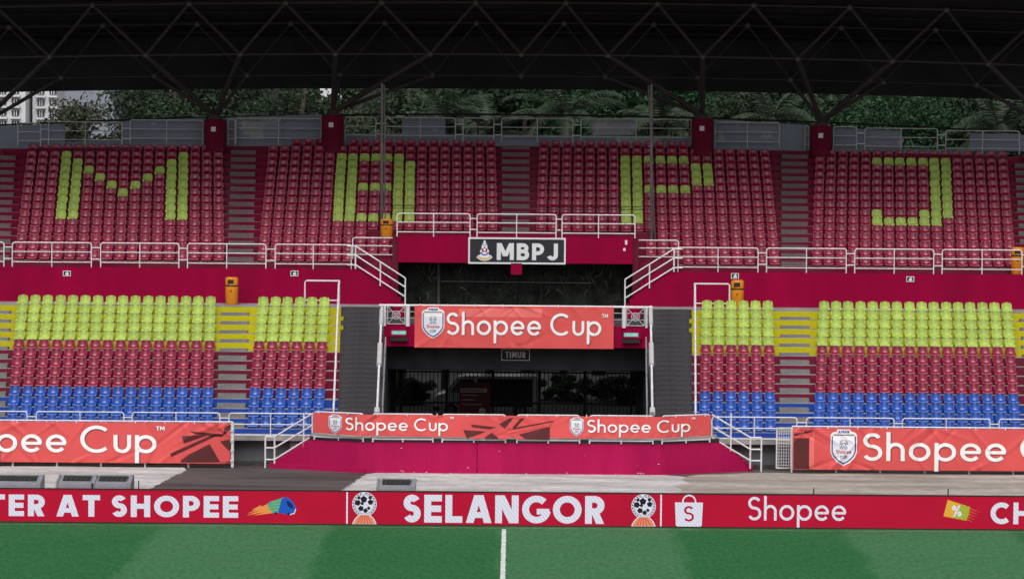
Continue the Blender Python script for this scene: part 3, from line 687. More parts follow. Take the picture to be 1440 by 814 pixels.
# ================================================================== SEATS
def seat_mesh(m):
    prof = [(-.19, .015), (-.205, .055), (-.13, .085), (.00, .075), (.10, .085), (.150, .13), (.175, .20), (.195, .28), (.207, .335), (.216, .368), (.226, .382)]
    wid = [.195, .202, .212, .214, .214, .212, .208, .199, .184, .158, .112]
    us = [-1, -.93, -.75, -.5, -.25, 0, .25, .5, .75, .93, 1]; vs = []; nu = len(us)
    for j, ((y, z), wd) in enumerate(zip(prof, wid)):
        for u in us:
            a = abs(u); e = a * a; y2, z2 = y, z
            if j >= 5:
                y2 -= .084 * e                                    # deep bucket back
                if a == 1: y2 += .056                             # rim rolled to the back
            elif j >= 2:
                z2 += .055 * e
                if a == 1: z2 -= .05
            if j >= 8: z2 -= (.004, .010, .016)[j - 8] * e
            vs.append((u * wd, y2, z2 + .03))
    fs = [(j * nu + i, j * nu + i + 1, (j + 1) * nu + i + 1, (j + 1) * nu + i) for j in range(len(prof) - 1) for i in range(nu - 1)]
    n0 = len(vs)                                  # short rear lip of the top edge
    for u in us: vs.append((u * .118, .25 - .09 * u * u, .375 - .028 * u * u))
    fs += [((len(prof) - 1) * nu + i, (len(prof) - 1) * nu + i + 1, n0 + i + 1, n0 + i) for i in range(nu - 1)]
    b = MB(); b.add(vs, fs)
    n1 = len(b.f); b.box(-.13, .13, -.12, .10, -.01, .10)   # fixing bracket
    me = b.mesh('seat', (0, 0, 0), m, False, False)
    me.polygons.foreach_set('use_smooth', [k < n1 for k in range(len(me.polygons))]); return me
for nm_ in ('seat_red', 'seat_lime', 'seat_blue'):      # seats have faded unevenly
    n_ = MATS[nm_].node_tree; b_ = n_.nodes['Principled BSDF']; src_ = b_.inputs['Base Color'].links[0].from_socket
    oi = n_.nodes.new('ShaderNodeObjectInfo'); gi = n_.nodes.new('ShaderNodeNewGeometry'); ad = n_.nodes.new('ShaderNodeMath'); ad.operation = 'ADD'
    n_.links.new(oi.outputs['Random'], ad.inputs[0]); n_.links.new(gi.outputs['Random Per Island'], ad.inputs[1])
    fr = n_.nodes.new('ShaderNodeMath'); fr.operation = 'FRACT'; n_.links.new(ad.outputs[0], fr.inputs[0])
    mr = n_.nodes.new('ShaderNodeMapRange'); mr.inputs['To Min'].default_value = .90; mr.inputs['To Max'].default_value = 1.10; n_.links.new(fr.outputs[0], mr.inputs[0])
    sc_ = n_.nodes.new('ShaderNodeVectorMath'); sc_.operation = 'SCALE'; n_.links.new(src_, sc_.inputs[0]); n_.links.new(mr.outputs[0], sc_.inputs['Scale']); n_.links.new(sc_.outputs[0], b_.inputs['Base Color'])
SM = {c: seat_mesh('seat_' + c) for c in ('red', 'lime', 'blue')}
def lx(i, e0, e1, n, k, low=True):
    nr = 13 if low else 14; t = i / nr; a = e0[0] + (e0[1] - e0[0]) * t; c = e1[0] + (e1[1] - e1[0]) * t
    Y = (ly(i) if low else uy(i)) + .42; z = (lz(i) if low else uz(i)) + .2
    xa, xc = XP(a, Y, z), XP(c, Y, z); return xa + (xc - xa) * (k + .5) / n, Y, z - .2
sr_ = random.Random(11)
def jit(): return sr_.uniform(-.012, .012), sr_.uniform(-.01, .01), R(sr_.uniform(-1.6, 1.6))
BL = [('wide left lower block', (8, 23), (300.5, 305), 16), ('narrow left lower block', (346, 361.5), (456.5, 464.5), 6), ('narrow right lower block', (981, 985.5), (1093, 1088.6), 6), ('wide right lower block', (1142, 1150.6), (1437, 1425), 16)]
for nm, e0, e1, n in BL:
    for i in range(14):
        c = 'blue' if i < 4 else ('red' if i < 9 else 'lime'); down = (3 - i) if i < 4 else ((8 - i) if i < 9 else (13 - i))
        for k in range(n):
            x, y, z = lx(i, e0, e1, n, k); j = jit()
            o = put(SM[c], c + '_seat', (x + j[0], y + j[1], z), None, j[2], (1.01, 1, 1.0))
            tag(o, '%s seat, %s %s row down, %s from left, %s' % (c, ORD[down], c, ORD[k], nm), 'seat', '%s seats of the lower tier' % c)
US = [('M', (19, 37.4), (317, 315), 17), ('B', (361, 376), (702, 698.6), 20), ('P', (751, 756.5), (1098, 1084), 20), ('J', (1140, 1145.8), (1430, 1417.5), 17)]
def green(s, i, k):
    if s == 'M':
        if k in (3, 13): return 5 <= i <= 13
        if k in (4, 12): return 5 <= i <= 12
        return {5: 11, 6: 10, 7: 9, 8: 8, 9: 9, 10: 10, 11: 11}.get(k) == i
    if s == 'B':
        if k in (6, 7, 11): return 5 <= i <= 13
        if k == 12: return 5 <= i <= 12
        return k in (8, 9, 10) and i in (13, 9, 5)
    if s == 'P':
        if k in (7, 8): return 5 <= i <= 13
        if k in (9, 10, 11, 12): return i in (13, 9)
        return k in (13, 14) and i in (12, 11, 10)
    if s == 'J':
        if k == 10: return 5 <= i <= 13
        if k == 11: return 6 <= i <= 13
        if k in (5, 9): return i in (13, 6, 5)
        return k in (6, 7, 8) and i in (13, 5)
def present(s, i, k):
    if i == 15: return (s == 'B' and (k in (2, 3, 4) or k >= 7)) or (s == 'P' and k <= 12)
    if s == 'B': return k < (8 if i == 0 else 11 if i < 3 else 9 if i == 3 else 99)
    if s == 'P': return k >= (12 if i == 0 else 9 if i < 3 else 10 if i == 3 else 0)
    return True
src = SM['red']; sv = np.empty(len(src.vertices) * 3); src.vertices.foreach_get('co', sv); sv = sv.reshape(-1, 3)
sf = [tuple(p.vertices) for p in src.polygons]; ssm = [p.use_smooth for p in src.polygons]
allv, allf, allsm, off = [], [], [], 0
BIG = {'M': 'letter M', 'B': 'letter B', 'P': 'letter P', 'J': 'letter J'}
for s, e0, e1, n in US:
    cols = [k for k in range(n) if any(green(s, i, k) for i in range(16))]
    for i in range(16):
        for k in range(n):
            if not present(s, i, k): continue
            x, y, z = lx(i, e0, e1, n, k, False); j = jit(); x += j[0]; y += j[1]
            if green(s, i, k):
                above = sum(1 for q in range(i + 1, 16) if green(s, q, k))
                o = put(SM['lime'], 'lime_seat', (x, y, z), None, j[2], (1.04, 1, 1.0))
                tag(o, 'lime seat of the %s on upper tier, %s column, %s seat down' % (BIG[s], ORD[cols.index(k)], ORD[above]), 'seat', 'lime seats spelling letters')
            elif i == 0:
                q = sum(1 for kk in range(k) if present(s, 0, kk))
                o = put(SM['red'], 'red_seat', (x, y, z), None, j[2], (1.04, 1, 1.0))
                tag(o, 'red seat in front row below the %s, %s from left' % (BIG[s], ORD[q]), 'seat', 'red front row seats of the upper tier')
            else:
                cz, sz = math.cos(j[2]), math.sin(j[2]); a = sv * (1.04, 1, 1)
                vv = np.stack([a[:, 0] * cz - a[:, 1] * sz + x, a[:, 0] * sz + a[:, 1] * cz + y, a[:, 2] + z], 1)
                allv.append(vv); allf += [tuple(q + off for q in f) for f in sf]; allsm += ssm; off += len(sv)
me = bpy.data.meshes.new('red_seats'); me.from_pydata(np.concatenate(allv).tolist(), [], allf); me.materials.append(MATS['seat_red']); me.polygons.foreach_set('use_smooth', allsm); me.update()
o = bpy.data.objects.new('red_seats', me); COL.objects.link(o); o['kind'] = 'stuff'; tag(o, 'mass of red bucket seats rising behind the front row of upper tier', 'seats')

# ================================================================== RAILS
def rail_panel(A, B, h, label, cat='railing', group=None, bars=(.62, .2), mid=True, r=.026, name='guard_rail', top=True, legs=True, m='white_paint'):
    A, B = Vector(A), Vector(B); t = thing(name, label, cat, tuple((A + B) / 2), group)
    Z = Vector((0, 0, 1)); d = (B - A).normalized(); c = min(.10, h * .2)
    pts = [A, A + Z * (h - c)] + [A + Z * (h - c) + d * c * (1 - math.cos(a)) + Z * c * math.sin(a) for a in (R(30), R(60))] + [A + Z * h + d * c]
    pts += [B + Z * h - d * c] + [B + Z * (h - c) - d * c * (1 - math.cos(a)) + Z * c * math.sin(a) for a in (R(60), R(30))] + [B + Z * (h - c), B]
    o = MB().path(pts, r, 8).build('hoop', m, t); smooth_angle(o, 60)
    for f in bars:
        o = MB().tube(A + Z * h * f, B + Z * h * f, r * .85, 8).build('bar', m, t); smooth_angle(o, 60)
    if mid:
        M_ = (A + B) / 2; o = MB().tube(M_, M_ + Z * (h - .01), r * .9, 8).build('post', m, t); smooth_angle(o, 60)
    return t
def link(A, B, h, fr, parent_thing):
    for f in fr:
        MB().tube(Vector(A) + Vector((0, 0, h * f)), Vector(B) + Vector((0, 0, h * f)), .024, 6).build('link_bar', 'white_paint', parent_thing)
def rail_run(pxs, Y, zb, h, label, group, bars=(.62, .2), linkf=(.80, .33), mid=True, m='white_paint', yfun=None, r=.026):
    prev = None
    for k, (a, c) in enumerate(pxs):
        Xa, Xc = XP(a, Y, zb + h / 2), XP(c, Y, zb + h / 2)
        Ya, Yc = (yfun(Xa), yfun(Xc)) if yfun else (Y, Y)
        za, zc = (zb, zb) if not callable(zb) else (zb(Xa), zb(Xc))
        t = rail_panel((Xa, Ya, za), (Xc, Yc, zc), h, label % ORD[k], 'railing', group, bars, mid and (c - a) > 50, r, m=m)
        if prev is not None and linkf: link(prev, (Xa, Ya, za), h, linkf, t)
        prev = (Xc, Yc, zc)
h_u = ZP(60, 341, UWALL_Y + .1) - UW_Z
rail_run([(-100, 5.5), (17.3, 128.5), (141.5, 251.6), (263.7, 374), (387, 494)], UWALL_Y + .1, UW_Z, h_u, 'white guard rail on left upper maroon wall, %s from the left', 'guard rails along the upper wall')
rail_run([(953.5, 1066), (1078, 1190), (1202, 1313), (1325, 1437), (1449, 1560)], UWALL_Y + .1, UW_Z, h_u, 'white guard rail on right upper maroon wall, %s from the left', 'guard rails along the upper wall')
rail_run([(558.5, 661), (671, 782), (790.5, 893)], UWALL_Y + .05, zl1, ZP(725, 301.5, UWALL_Y) - zl1, 'white guard rail above the black lettered sign, %s from the left', 'guard rails above the opening')
Ye = UWALL_Y + .55
zb = ZP(530, 364, Ye)
rail_panel((XP(496, Ye, 7.6), Ye, zb), (XP(557, Ye, 7.6), Ye, zb), ZP(530, 334.5, Ye) - zb, 'short white guard rail left of the lettered sign, above the left stairs', mid=False)
zb = ZP(925, 367, Ye)
rail_panel((XP(894.5, Ye, 7.6), Ye, zb), (XP(954, Ye, 7.6), Ye, zb), ZP(925, 338, Ye) - zb, 'short white guard rail right of the lettered sign, above the right stairs', mid=False)
# sloped stair rails down to the concourse
def slope_rail(p_top, p_bot, label, Y, zb_top, zb_bot):
    """p_top / p_bot: surveyed px of the handrail's upper and lower ends"""
    (Xa, za), (Xc, zc) = U(*p_top, Y), U(*p_bot, Y)
    t = thing('stair_rail', label, 'railing', (Xc, Y, zb_bot))
    for k, f in enumerate((0, .40, .82)):
        d = .95 * f; pts = [(Xa - .35 * (1 if Xa < Xc else -1), Y, za - d), (Xa, Y, za - d), (Xc, Y, zc - d)]
        o = MB().path(pts, .032, 8).build('hand_rail' if k == 0 else 'bar', 'white_paint', t); smooth_angle(o, 60)
    MB().tube((Xc, Y, zb_bot), (Xc, Y, zc), .032, 8).build('post', 'white_paint', t)
    xm, zm = (Xa + Xc) / 2, (za + zc) / 2; MB().tube((xm, Y, zm - 1.0), (xm, Y, zm), .03, 8).build('post', 'white_paint', t)
    MB().tube((Xa, Y, za - .95), (Xa, Y, za), .034, 8).build('post', 'white_paint', t)
slope_rail((500, 346), (570, 391), 'white sloping rail on the stairs left of the dark opening', UWALL_Y - .05, UW_Z, CONC_Z)
slope_rail((948, 350), (879, 393), 'white sloping rail on the stairs right of the dark opening', UWALL_Y - .05, UW_Z, CONC_Z)
# lower front rails
h_l = ZP(110, 579, .1) - 1.10
rail_run([(-85, 38), (51, 174), (186, 309), (322, 439)], .1, 1.10, h_l, 'white guard rail before the left blue seats, %s from the left', 'guard rails along the lower front', bars=(.52, .06), linkf=(.78, .35))
rail_run([(1001, 1120.5), (1134, 1257), (1269, 1392), (1405, 1528)], .1, 1.10, h_l, 'white guard rail before the right blue seats, %s from the left', 'guard rails along the lower front', bars=(.52, .06), linkf=(.78, .35))
# rear rails at the top of the stand
def rear(pxs, pyt, pyb, label, grp):
    for k, (a, c) in enumerate(pxs):
        Ya = 27.3; f = lambda p: (p - pxs[0][0]) / max(1, pxs[-1][1] - pxs[0][0])
        yt0, yt1 = pyt[0] + (pyt[1] - pyt[0]) * f(a), pyt[0] + (pyt[1] - pyt[0]) * f(c); yb0 = pyb[0] + (pyb[1] - pyb[0]) * f((a + c) / 2)
        zb_ = ZP((a + c) / 2, yb0 + 4, Ya); h = ZP((a + c) / 2, (yt0 + yt1) / 2, Ya) - zb_
        Xa, Xc = XP(a, Ya, zb_ + h), XP(c, Ya, zb_ + h)
        t = rail_panel((Xa, wy(Xa) - .35, zb_), (Xc, wy(Xc) - .35, zb_), h, label % ORD[k], 'railing', grp, (.62, .24), (c - a) > 60, .026, m='old_white')
        if k + 1 < len(pxs) and pxs[k + 1][0] - c < 15:
            Xn = XP(pxs[k + 1][0], Ya, zb_ + h); link((Xc, wy(Xc) - .35, zb_), (Xn, wy(Xn) - .35, zb_), h, (.74, .3), t)
rear([(28.5, 60), (71, 172.5), (184, 285)], (174, 168), (202, 198), 'white rear rail over left lettered block, %s from the left', 'rear guard rails')
rear([(320.5, 330), (331.5, 451)], (168, 166), (200, 198), 'white rear rail between the two left pillars, %s from the left', 'rear guard rails')
rear([(485, 528), (541.5, 640), (651, 694.5), (705.5, 806), (817.5, 973)], (165, 168), (194, 198), 'white rear rail between the middle pillars, %s from the left', 'rear guard rails')
rear([(1006.5, 1097), (1132.5, 1138)], (170, 177), (202, 208), 'white rear rail between the two right pillars, %s from the left', 'rear guard rails')
rear([(1172.5, 1204.5), (1216, 1317), (1328.5, 1430)], (178, 186), (208, 214), 'white rear rail over right lettered block, %s from the left', 'rear guard rails')
# hand rails along the seat blocks beside the dark stairs (frame on the concourse, long bar down the rake)
for side, x_top, x_c, x_bot, y_t in (('left', 429, 477, 469, 395), ('right', 1026, 977, 978, 399)):
    Yt = ly(13) + .9; zt_ = ZP(x_c, y_t, Yt)
    t = thing('stair_handrail', 'long white handrail down the rake beside the %s dark stairs' % side, 'railing', (XP(x_bot, 1.0, 1.6), 1.0, 1.1))
    Xa, Xc, Xb = XP(x_top, Yt, zt_), XP(x_c, Yt, zt_), XP(x_bot, .6, 1.7)
    o = MB().path([(Xa, Yt, CONC_Z), (Xa, Yt, zt_ - .06), (Xa + .06 * (1 if Xc > Xa else -1), Yt, zt_), (Xc, Yt, zt_)], .035, 8).build('end_frame', 'white_paint', t); smooth_angle(o, 60)
    o = MB().path([(Xc, Yt, zt_), (Xc, Yt - .3, zt_ - .15), (Xb, .6, 2.1)], .042, 8).build('hand_rail', 'white_paint', t); smooth_angle(o, 60)
    MB().tube((Xc, Yt, CONC_Z), (Xc, Yt, zt_), .035, 8).build('post', 'white_paint', t)
    MB().tube((Xa, Yt, CONC_Z + .25), (Xc, Yt, CONC_Z + .25), .028, 8).build('bar', 'white_paint', t)
    for f in (.25, .5, .75, 1.0):
        p = Vector((Xc, Yt - .3, zt_ - .15)).lerp(Vector((Xb, .6, 2.1)), f); MB().tube((p.x, p.y, p.z - .95), tuple(p), .03, 6).build('post', 'white_paint', t)
# slot edge rails with white sleeves
for side, x_t, x_b, d in (('left', 537, 530, -1), ('right', 915, 917.5, 1)):
    Yt, Yb_ = BALY + .05, .3; zt_ = ZP(x_t, 431, Yt); Xt, Xb = XP(x_t, Yt, zt_), XP(x_b, Yb_, 2.1); zb_ = ZP(x_b, 582, Yb_)
    t = thing('tunnel_rail', 'white rail with sleeves down the %s edge of the entrance' % side, 'railing', (Xb, Yb_, 1.1))
    pa, pb = Vector((Xt, Yt, zt_)), Vector((Xb, Yb_, zb_))
    MB().tube(pa, pb, .045, 10).build('hand_rail', 'white_paint', t)
    for f0, f1, rr_ in ((.03, .18, .085), (.36, .56, .10), (.955, 1.0, .11)):
        o = MB().tube(pa.lerp(pb, f0), pa.lerp(pb, f1), rr_, 12).build('sleeve', 'old_white', t); smooth_angle(o, 60)
    for f in (.0, .33, .66, .99):
        p = pa.lerp(pb, f); MB().tube((p.x, p.y, p.z - .95), tuple(p), .03, 6).build('post', 'old_white', t)
    # grey mesh guards on the slot side
    for f0, f1 in ((.27, .43), (.46, .62), (.66, .9)):
        p, q = pa.lerp(pb, f0), pa.lerp(pb, f1); ox = -.17 * d
        MB().add([(p.x + ox, p.y, p.z - .1), (q.x + ox, q.y, q.z - .1), (q.x + ox, q.y, q.z - .85), (p.x + ox, p.y, p.z - .85), (p.x + ox - .05 * d, p.y, p.z - .1), (q.x + ox - .05 * d, q.y, q.z - .1), (q.x + ox - .05 * d, q.y, q.z - .85), (p.x + ox - .05 * d, p.y, p.z - .85)], [(0, 1, 2, 3), (7, 6, 5, 4), (0, 4, 5, 1), (1, 5, 6, 2), (2, 6, 7, 3), (3, 7, 4, 0)]).build('guard_plate', 'case_grey', t)
# balcony rail with round-crest grilles
zr = ZP(725, 430.5, BALY); zf = ZP(725, 458, BALY)
t = thing('balcony_rail', 'white balcony rail over the entrance, carrying the upper coral banner', 'railing', (0.15, BALY, zf))
MB().tube((XP(533, BALY, zr), BALY, zr), (XP(918, BALY, zr), BALY, zr), .045, 8).build('hand_rail', 'white_paint', t)
for f in (.35, .68):
    MB().tube((XP(540, BALY, zr), BALY, zf + (zr - zf) * f), (XP(912, BALY, zr), BALY, zf + (zr - zf) * f), .014, 6).build('wire', 'old_white', t)
for px in (541, 573.5, 877.5, 909): MB().tube((XP(px, BALY, zf), BALY, zf - .05), (XP(px, BALY, zf), BALY, zr), .085 if px in (573.5, 877.5) else .05, 10).build('post', 'white_paint', t)
for px in (557, 893.5):
    cx = XP(px, BALY, zf); cz = (zf + zr) / 2 + .0; s = .35
    gr = MB()
    for a_, c_ in (((-s, -s), (s, -s)), ((s, -s), (s, s)), ((s, s), (-s, s)), ((-s, s), (-s, -s)), ((-s, -s), (s, s)), ((-s, s), (s, -s))): gr.tube((cx + a_[0], BALY - .03, cz + a_[1]), (cx + c_[0], BALY - .03, cz + c_[1]), .016, 6)
    for rr_ in (.16, .09): gr.path([(cx + rr_ * math.cos(q), BALY - .04, cz + rr_ * math.sin(q)) for q in np.linspace(0, 2 * math.pi, 17)], .016, 6)
    gr.build('grille', 'old_white', t)
# exit signs on the beam
for side, px, py in (('left', 561, 467.5), ('right', 887.5, 470.5)):
    X, z = U(px, py, BALY - .15); t = thing('exit_sign', 'small teal exit sign on maroon box, %s of the upper coral banner' % side, 'sign', (X, BALY - .15, z - .1))
    MB().box(X - .42 if side == 'left' else X - .3, X + .3 if side == 'left' else X + .42, BALY - .2, BALY - .002, z - .17, z + .17).build('housing', 'maroon_wall', t)
    MB().box(X - .29, X + .29, BALY - .22, BALY - .203, z - .08, z + .08).build('face', 'teal_sign', t)
    flat_print('lettering', 'print_white', text_polys('KELUAR', X - .24, X + .24, z - .05, .10, .16), lambda u, v: (u, BALY - .22, v), t)
    MB().box(X - .35, X + .35, BALY - .2, BALY - .002, z - .33, z - .19).build('lamp_box', 'bin_black', t)

# ================================================================== SIGNS
# black lettered sign over the opening
Ysn = UWALL_Y - .12; (xa, z1), (xc, z0) = U(661, 336, Ysn), U(793, 369.5, Ysn)
t = thing('lettered_sign', 'black sign with white frame, crest and big white capitals', 'sign', ((xa + xc) / 2, Ysn, z0))
MB().box(xa, xc, Ysn, Ysn + .065, z0, z1).build('board', 'sign_black', t)
b = MB(); e = .07
b.box(xa - e, xc + e, Ysn - .03, Ysn + .06, z1, z1 + e); b.box(xa - e, xc + e, Ysn - .03, Ysn + .06, z0 - e, z0); b.box(xa - e, xa, Ysn - .03, Ysn + .06, z0, z1); b.box(xc, xc + e, Ysn - .03, Ysn + .06, z0, z1)
b.build('frame', 'sign_letter', t)
mp = lambda u, v: (u, Ysn, v)
WS = xc - xa; HS = z1 - z0
letters('MBPJ', xa + WS * .285, xc - WS * .065, z0 + HS * .10, HS * .73, .225, 1.0, .16, 'sign_letter', mp, t, .005)
cx = xa + WS * .155; k = HS
cr = thing('crest', '', ''); bpy.data.objects.remove(cr)
body = [(-.21, .20), (-.24, .30), (-.17, .34), (-.20, .48), (-.13, .60), (-.12, .72), (-.05, .82), (-.04, .92), (0, .96)]
poly = [(cx + a * k, z0 + c * k) for a, c in body]; poly += [(cx - a * k, z0 + c * k) for a, c in reversed(body[:-1])]
cre = flat_print('crest', 'emblem_pale', [(poly, 0)], mp, t)
rib = [(cx + a * k, z0 + c * k) for a, c in ((-.33, .20), (-.27, .29), (-.14, .22), (0, .20), (.14, .22), (.27, .29), (.33, .20), (.16, .09), (0, .065), (-.16, .09))]
flat_print('ribbon', 'crest_gold', [(rib, 0)], mp, cre, .011)
flat_print('ribbon_edge', 'print_white', [(q, 0) for q in stroke(rib + [rib[0]], .02 * k)], mp, cre, .014)
star = [(cx + (.15 if q % 2 == 0 else .08) * k * math.sin(q * math.pi / 5), z0 + .54 * k + (.15 if q % 2 == 0 else .08) * k * math.cos(q * math.pi / 5)) for q in range(10)]
flat_print('star', 'crest_red', [(star, 0)], mp, cre, .011); flat_print('star_centre', 'emblem_pale', [(disc(cx, z0 + .54 * k, .055 * k, 12), 0)], mp, cre, .014)
flat_print('swag', 'crest_blue', [(q, 0) for q in stroke(arc(cx, z0 + .50 * k, .17 * k, .19 * k, 200, 340), .06 * k)] + [(q, 0) for q in stroke(arc(cx, z0 + .78 * k, .07 * k, .05 * k, 200, 340), .025 * k)], mp, cre, .009)
# dim sign inside the tunnel
Yt_ = 9.5; (xa, z1), (xc, z0) = U(706, 491.5, Yt_), U(744, 506, Yt_)
t = thing('tunnel_sign', 'small dark sign with grey capitals hung inside the entrance', 'sign', ((xa + xc) / 2, Yt_, z0))
MB().box(xa, xc, Yt_, Yt_ + .06, z0, z1).build('board', 'sign_black', t)
b = MB(); e = .03
b.box(xa - e, xc + e, Yt_ - .01, Yt_ + .05, z1, z1 + e); b.box(xa - e, xc + e, Yt_ - .01, Yt_ + .05, z0 - e, z0); b.box(xa - e, xa, Yt_ - .01, Yt_ + .05, z0, z1); b.box(xc, xc + e, Yt_ - .01, Yt_ + .05, z0, z1)
b.build('frame', 'dim_letter', t)
letters('TIMUR', xa + .14, xc - .14, z0 + .08, (z1 - z0) * .62, .20, .8, .16, 'dim_letter', lambda u, v: (u, 9.5, v), t, .005)
# little gate plates on the upper wall
for k, (px, py) in enumerate(((94, 384.5), (414, 384.5), (1033.5, 388), (1280, 392.5))):
    X, z = U(px, py, UWALL_Y - .02); t = thing('gate_plate', 'small square black and white plate on upper maroon wall, %s from left' % ORD[k], 'sign', (X, UWALL_Y - .02, z - .13), 'small plates on the upper wall')
    MB().box(X - .17, X + .17, UWALL_Y - .022, UWALL_Y - .002, z - .12, z + .12).build('plate', 'sign_black', t)
    mpk = lambda u, v: (u, UWALL_Y - .022, v)
    flat_print('border', 'dim_letter', [(q, 0) for q in stroke([(X - .15, z - .10), (X + .15, z - .10), (X + .15, z + .10), (X - .15, z + .10), (X - .15, z - .10)], .025)], mpk, t)
    flat_print('symbol', 'sign_letter', [(disc(X + .01, z - .02, .075, 10, .06), 0), (disc(X + .02, z + .045, .035, 8), 1)], mpk, t)
for k, (px, py) in enumerate(((880.5, 341), (878, 351))):
    X, z = U(px, py, UWALL_Y - .07); tag(MB().box(X - .045, X + .045, UWALL_Y - .075, UWALL_Y - .053, z - (.09 if k == 0 else .06), z + (.09 if k == 0 else .06)).build('notice', 'paper'), '%s white notice at right end of the maroon lintel' % ('upper' if k == 0 else 'lower'), 'notice')
# shade net with poles, wire and pale strands drawn for creepers and light through holes in the dark opening
zo = 4.95
t = thing('shade_net', 'black shade net hung across the dark opening under the lettered sign', 'net', (.15, 16.1, zo))
nx = 50; b = MB(); vs = []
for j in range(9):
    for i in range(nx + 1): vs.append((vl + (vr - vl) * i / nx, 16.1 + .10 * math.sin(i * 1.7) + .05 * math.sin(i * .6 + j), zo + (zl0 + .4 - zo) * j / 8))
b.add(vs, [(j * (nx + 1) + i, j * (nx + 1) + i + 1, (j + 1) * (nx + 1) + i + 1, (j + 1) * (nx + 1) + i) for j in range(8) for i in range(nx)]); b.build('net', 'shade_net', t, True)
Yn = 15.8
for px in (617, 656, 725.5, 761, 793.5, 830):
    X = XP(px, Yn, 6.4); MB().tube((X, Yn, zo), (X, Yn, zl0 + .4), .06 if px == 617 else .025, 6).build('pole', 'pole_grey' if px == 617 else 'black_steel', t)
MB().tube((*((XP(621, Yn, 6.5), Yn)), ZP(621, 395.5, Yn)), (XP(832, Yn, 6.5), Yn, ZP(832, 398, Yn)), .014, 6).build('wire', 'pale_strand', t)
cr_ = random.Random(5)
for k in range(40):
    px = cr_.choice([700, 708, 726, 749, 748, 600, 596, 588, 656, 760, 795, 829, 690, 610, 860, 640, 780]) + cr_.uniform(-8, 8); py = cr_.uniform(374, 424)
    X, z = U(px, py, Yn); L_ = cr_.uniform(.1, .5); a = cr_.choice([90, 90, 85, 100, 50, 130]) + cr_.uniform(-20, 20); pts = []
    for q in range(5): pts.append((X + L_ * q / 4 * math.cos(R(a + 8 * math.sin(q * 2.1))), Yn + .05, z + L_ * q / 4 * math.sin(R(a + 8 * math.sin(q * 2.1)))))
    MB().path(pts, cr_.choice([.006, .008, .011]), 4).build('pale_strand', 'pale_strand', t)
# gate at the far end of the tunnel
YG = 19.9
t = thing('steel_gate', 'black vertical bar steel gate across the far end of the entrance', 'gate', (.15, YG, .05))
bm_ = MB().box(-.016, .016, -.016, .016, 0, zt - .06).mesh('bar', (0, 0, 0), 'black_steel'); x = st_l + .1; k = 0
while x < st_r:
    put(bm_, 'bar', (x, YG, .05), t); x += .17; k += 1
for z in (.3, 1.0, zt - .1): MB().box(st_l, st_r, YG - .03, YG + .03, z, z + .07).build('cross_rail', 'black_steel', t)
for f in np.linspace(0.02, .98, 6):
    X = st_l + (st_r - st_l) * f; MB().box(X - .06, X + .06, YG - .07, YG + .07, .05, zt).build('gate_post', 'black_steel', t)
# maroon information board in front of the gate
Yb_ = 18.6; (xa, z1) = U(645.5, 537.5, Yb_); xc = XP(690, Yb_, 1.5)
t = thing('information_board', 'maroon standing board with pale text lines inside the entrance', 'sign', ((xa + xc) / 2, Yb_, .05))
MB().box(xa, xc, Yb_, Yb_ + .05, .35, z1).build('panel', 'board_maroon', t)
for x in (xa + .1, xc - .1): MB().box(x - .03, x + .03, Yb_ + .05, Yb_ + .10, .05, z1 - .2).build('leg', 'black_steel', t)
WB = xc - xa; mpb = lambda u, v: (u, Yb_, v)
flat_print('title_band', 'dim_letter', [(rect(xa + WB * .05, z1 - .42, xc - WB * .12, z1 - .25)[0], 0)], mpb, t)
flat_print('text_line', 'dim_letter', [(rect(xa + WB * .1, z1 - zz, xa + WB * ww, z1 - zz + .035)[0], 0) for zz, ww in ((.56, .62), (.75, .5), (.95, .72))], mpb, t)
flat_print('title', 'board_maroon', [(rect(xa + WB * (.08 + .055 * q), z1 - .38, xa + WB * (.115 + .055 * q), z1 - .29)[0], 0) for q in range(13)], mpb, t, .009)
flat_print('round_mark', 'dim_letter', [(disc(xa + WB * .74, z1 - 1.22, .14), 0)], mpb, t); flat_print('round_mark_swoosh', 'board_maroon', [(q, 0) for q in stroke([(xa + WB * .68, z1 - 1.26), (xa + WB * .74, z1 - 1.24), (xa + WB * .80, z1 - 1.17)], .03)], mpb, t, .009)

# ================================================================== BANNERS
def make_wrinkle(seed, x0, x1, z0, z1, n, amp):
    q = random.Random(seed); segs = []
    for _ in range(n):
        x = q.uniform(x0, x1); top = q.random() < .6; z = z1 if top else z0; L_ = q.uniform(.3, 1.0) * (z1 - z0) * 1.3; a = R(q.choice([-1, 1]) * q.uniform(25, 70))
        dx, dz = L_ * math.sin(a), L_ * math.cos(a) * (-1 if top else 1); segs.append((x, z, x + dx, z + dz, q.uniform(.4, 1) * amp * q.choice([1, 1, -1]), q.uniform(.045, .085)))
    ph = q.uniform(0, 6)
    def f(x, z):
        w_ = .012 * math.sin(x * 1.3 + ph) + .008 * math.sin(x * 3.1 + z * 2 + ph * 2)
        for (ax, az, bx, bz, A_, s) in segs:
            if x < min(ax, bx) - .2 or x > max(ax, bx) + .2: continue
            dx, dz = bx - ax, bz - az; l2 = dx * dx + dz * dz; t_ = max(0, min(1, ((x - ax) * dx + (z - az) * dz) / l2))
            d2 = (x - ax - dx * t_) ** 2 + (z - az - dz * t_) ** 2
            if d2 < .04: w_ += A_ * (1 - t_ * .8) * math.exp(-d2 / (s * s))
        return w_
    return f
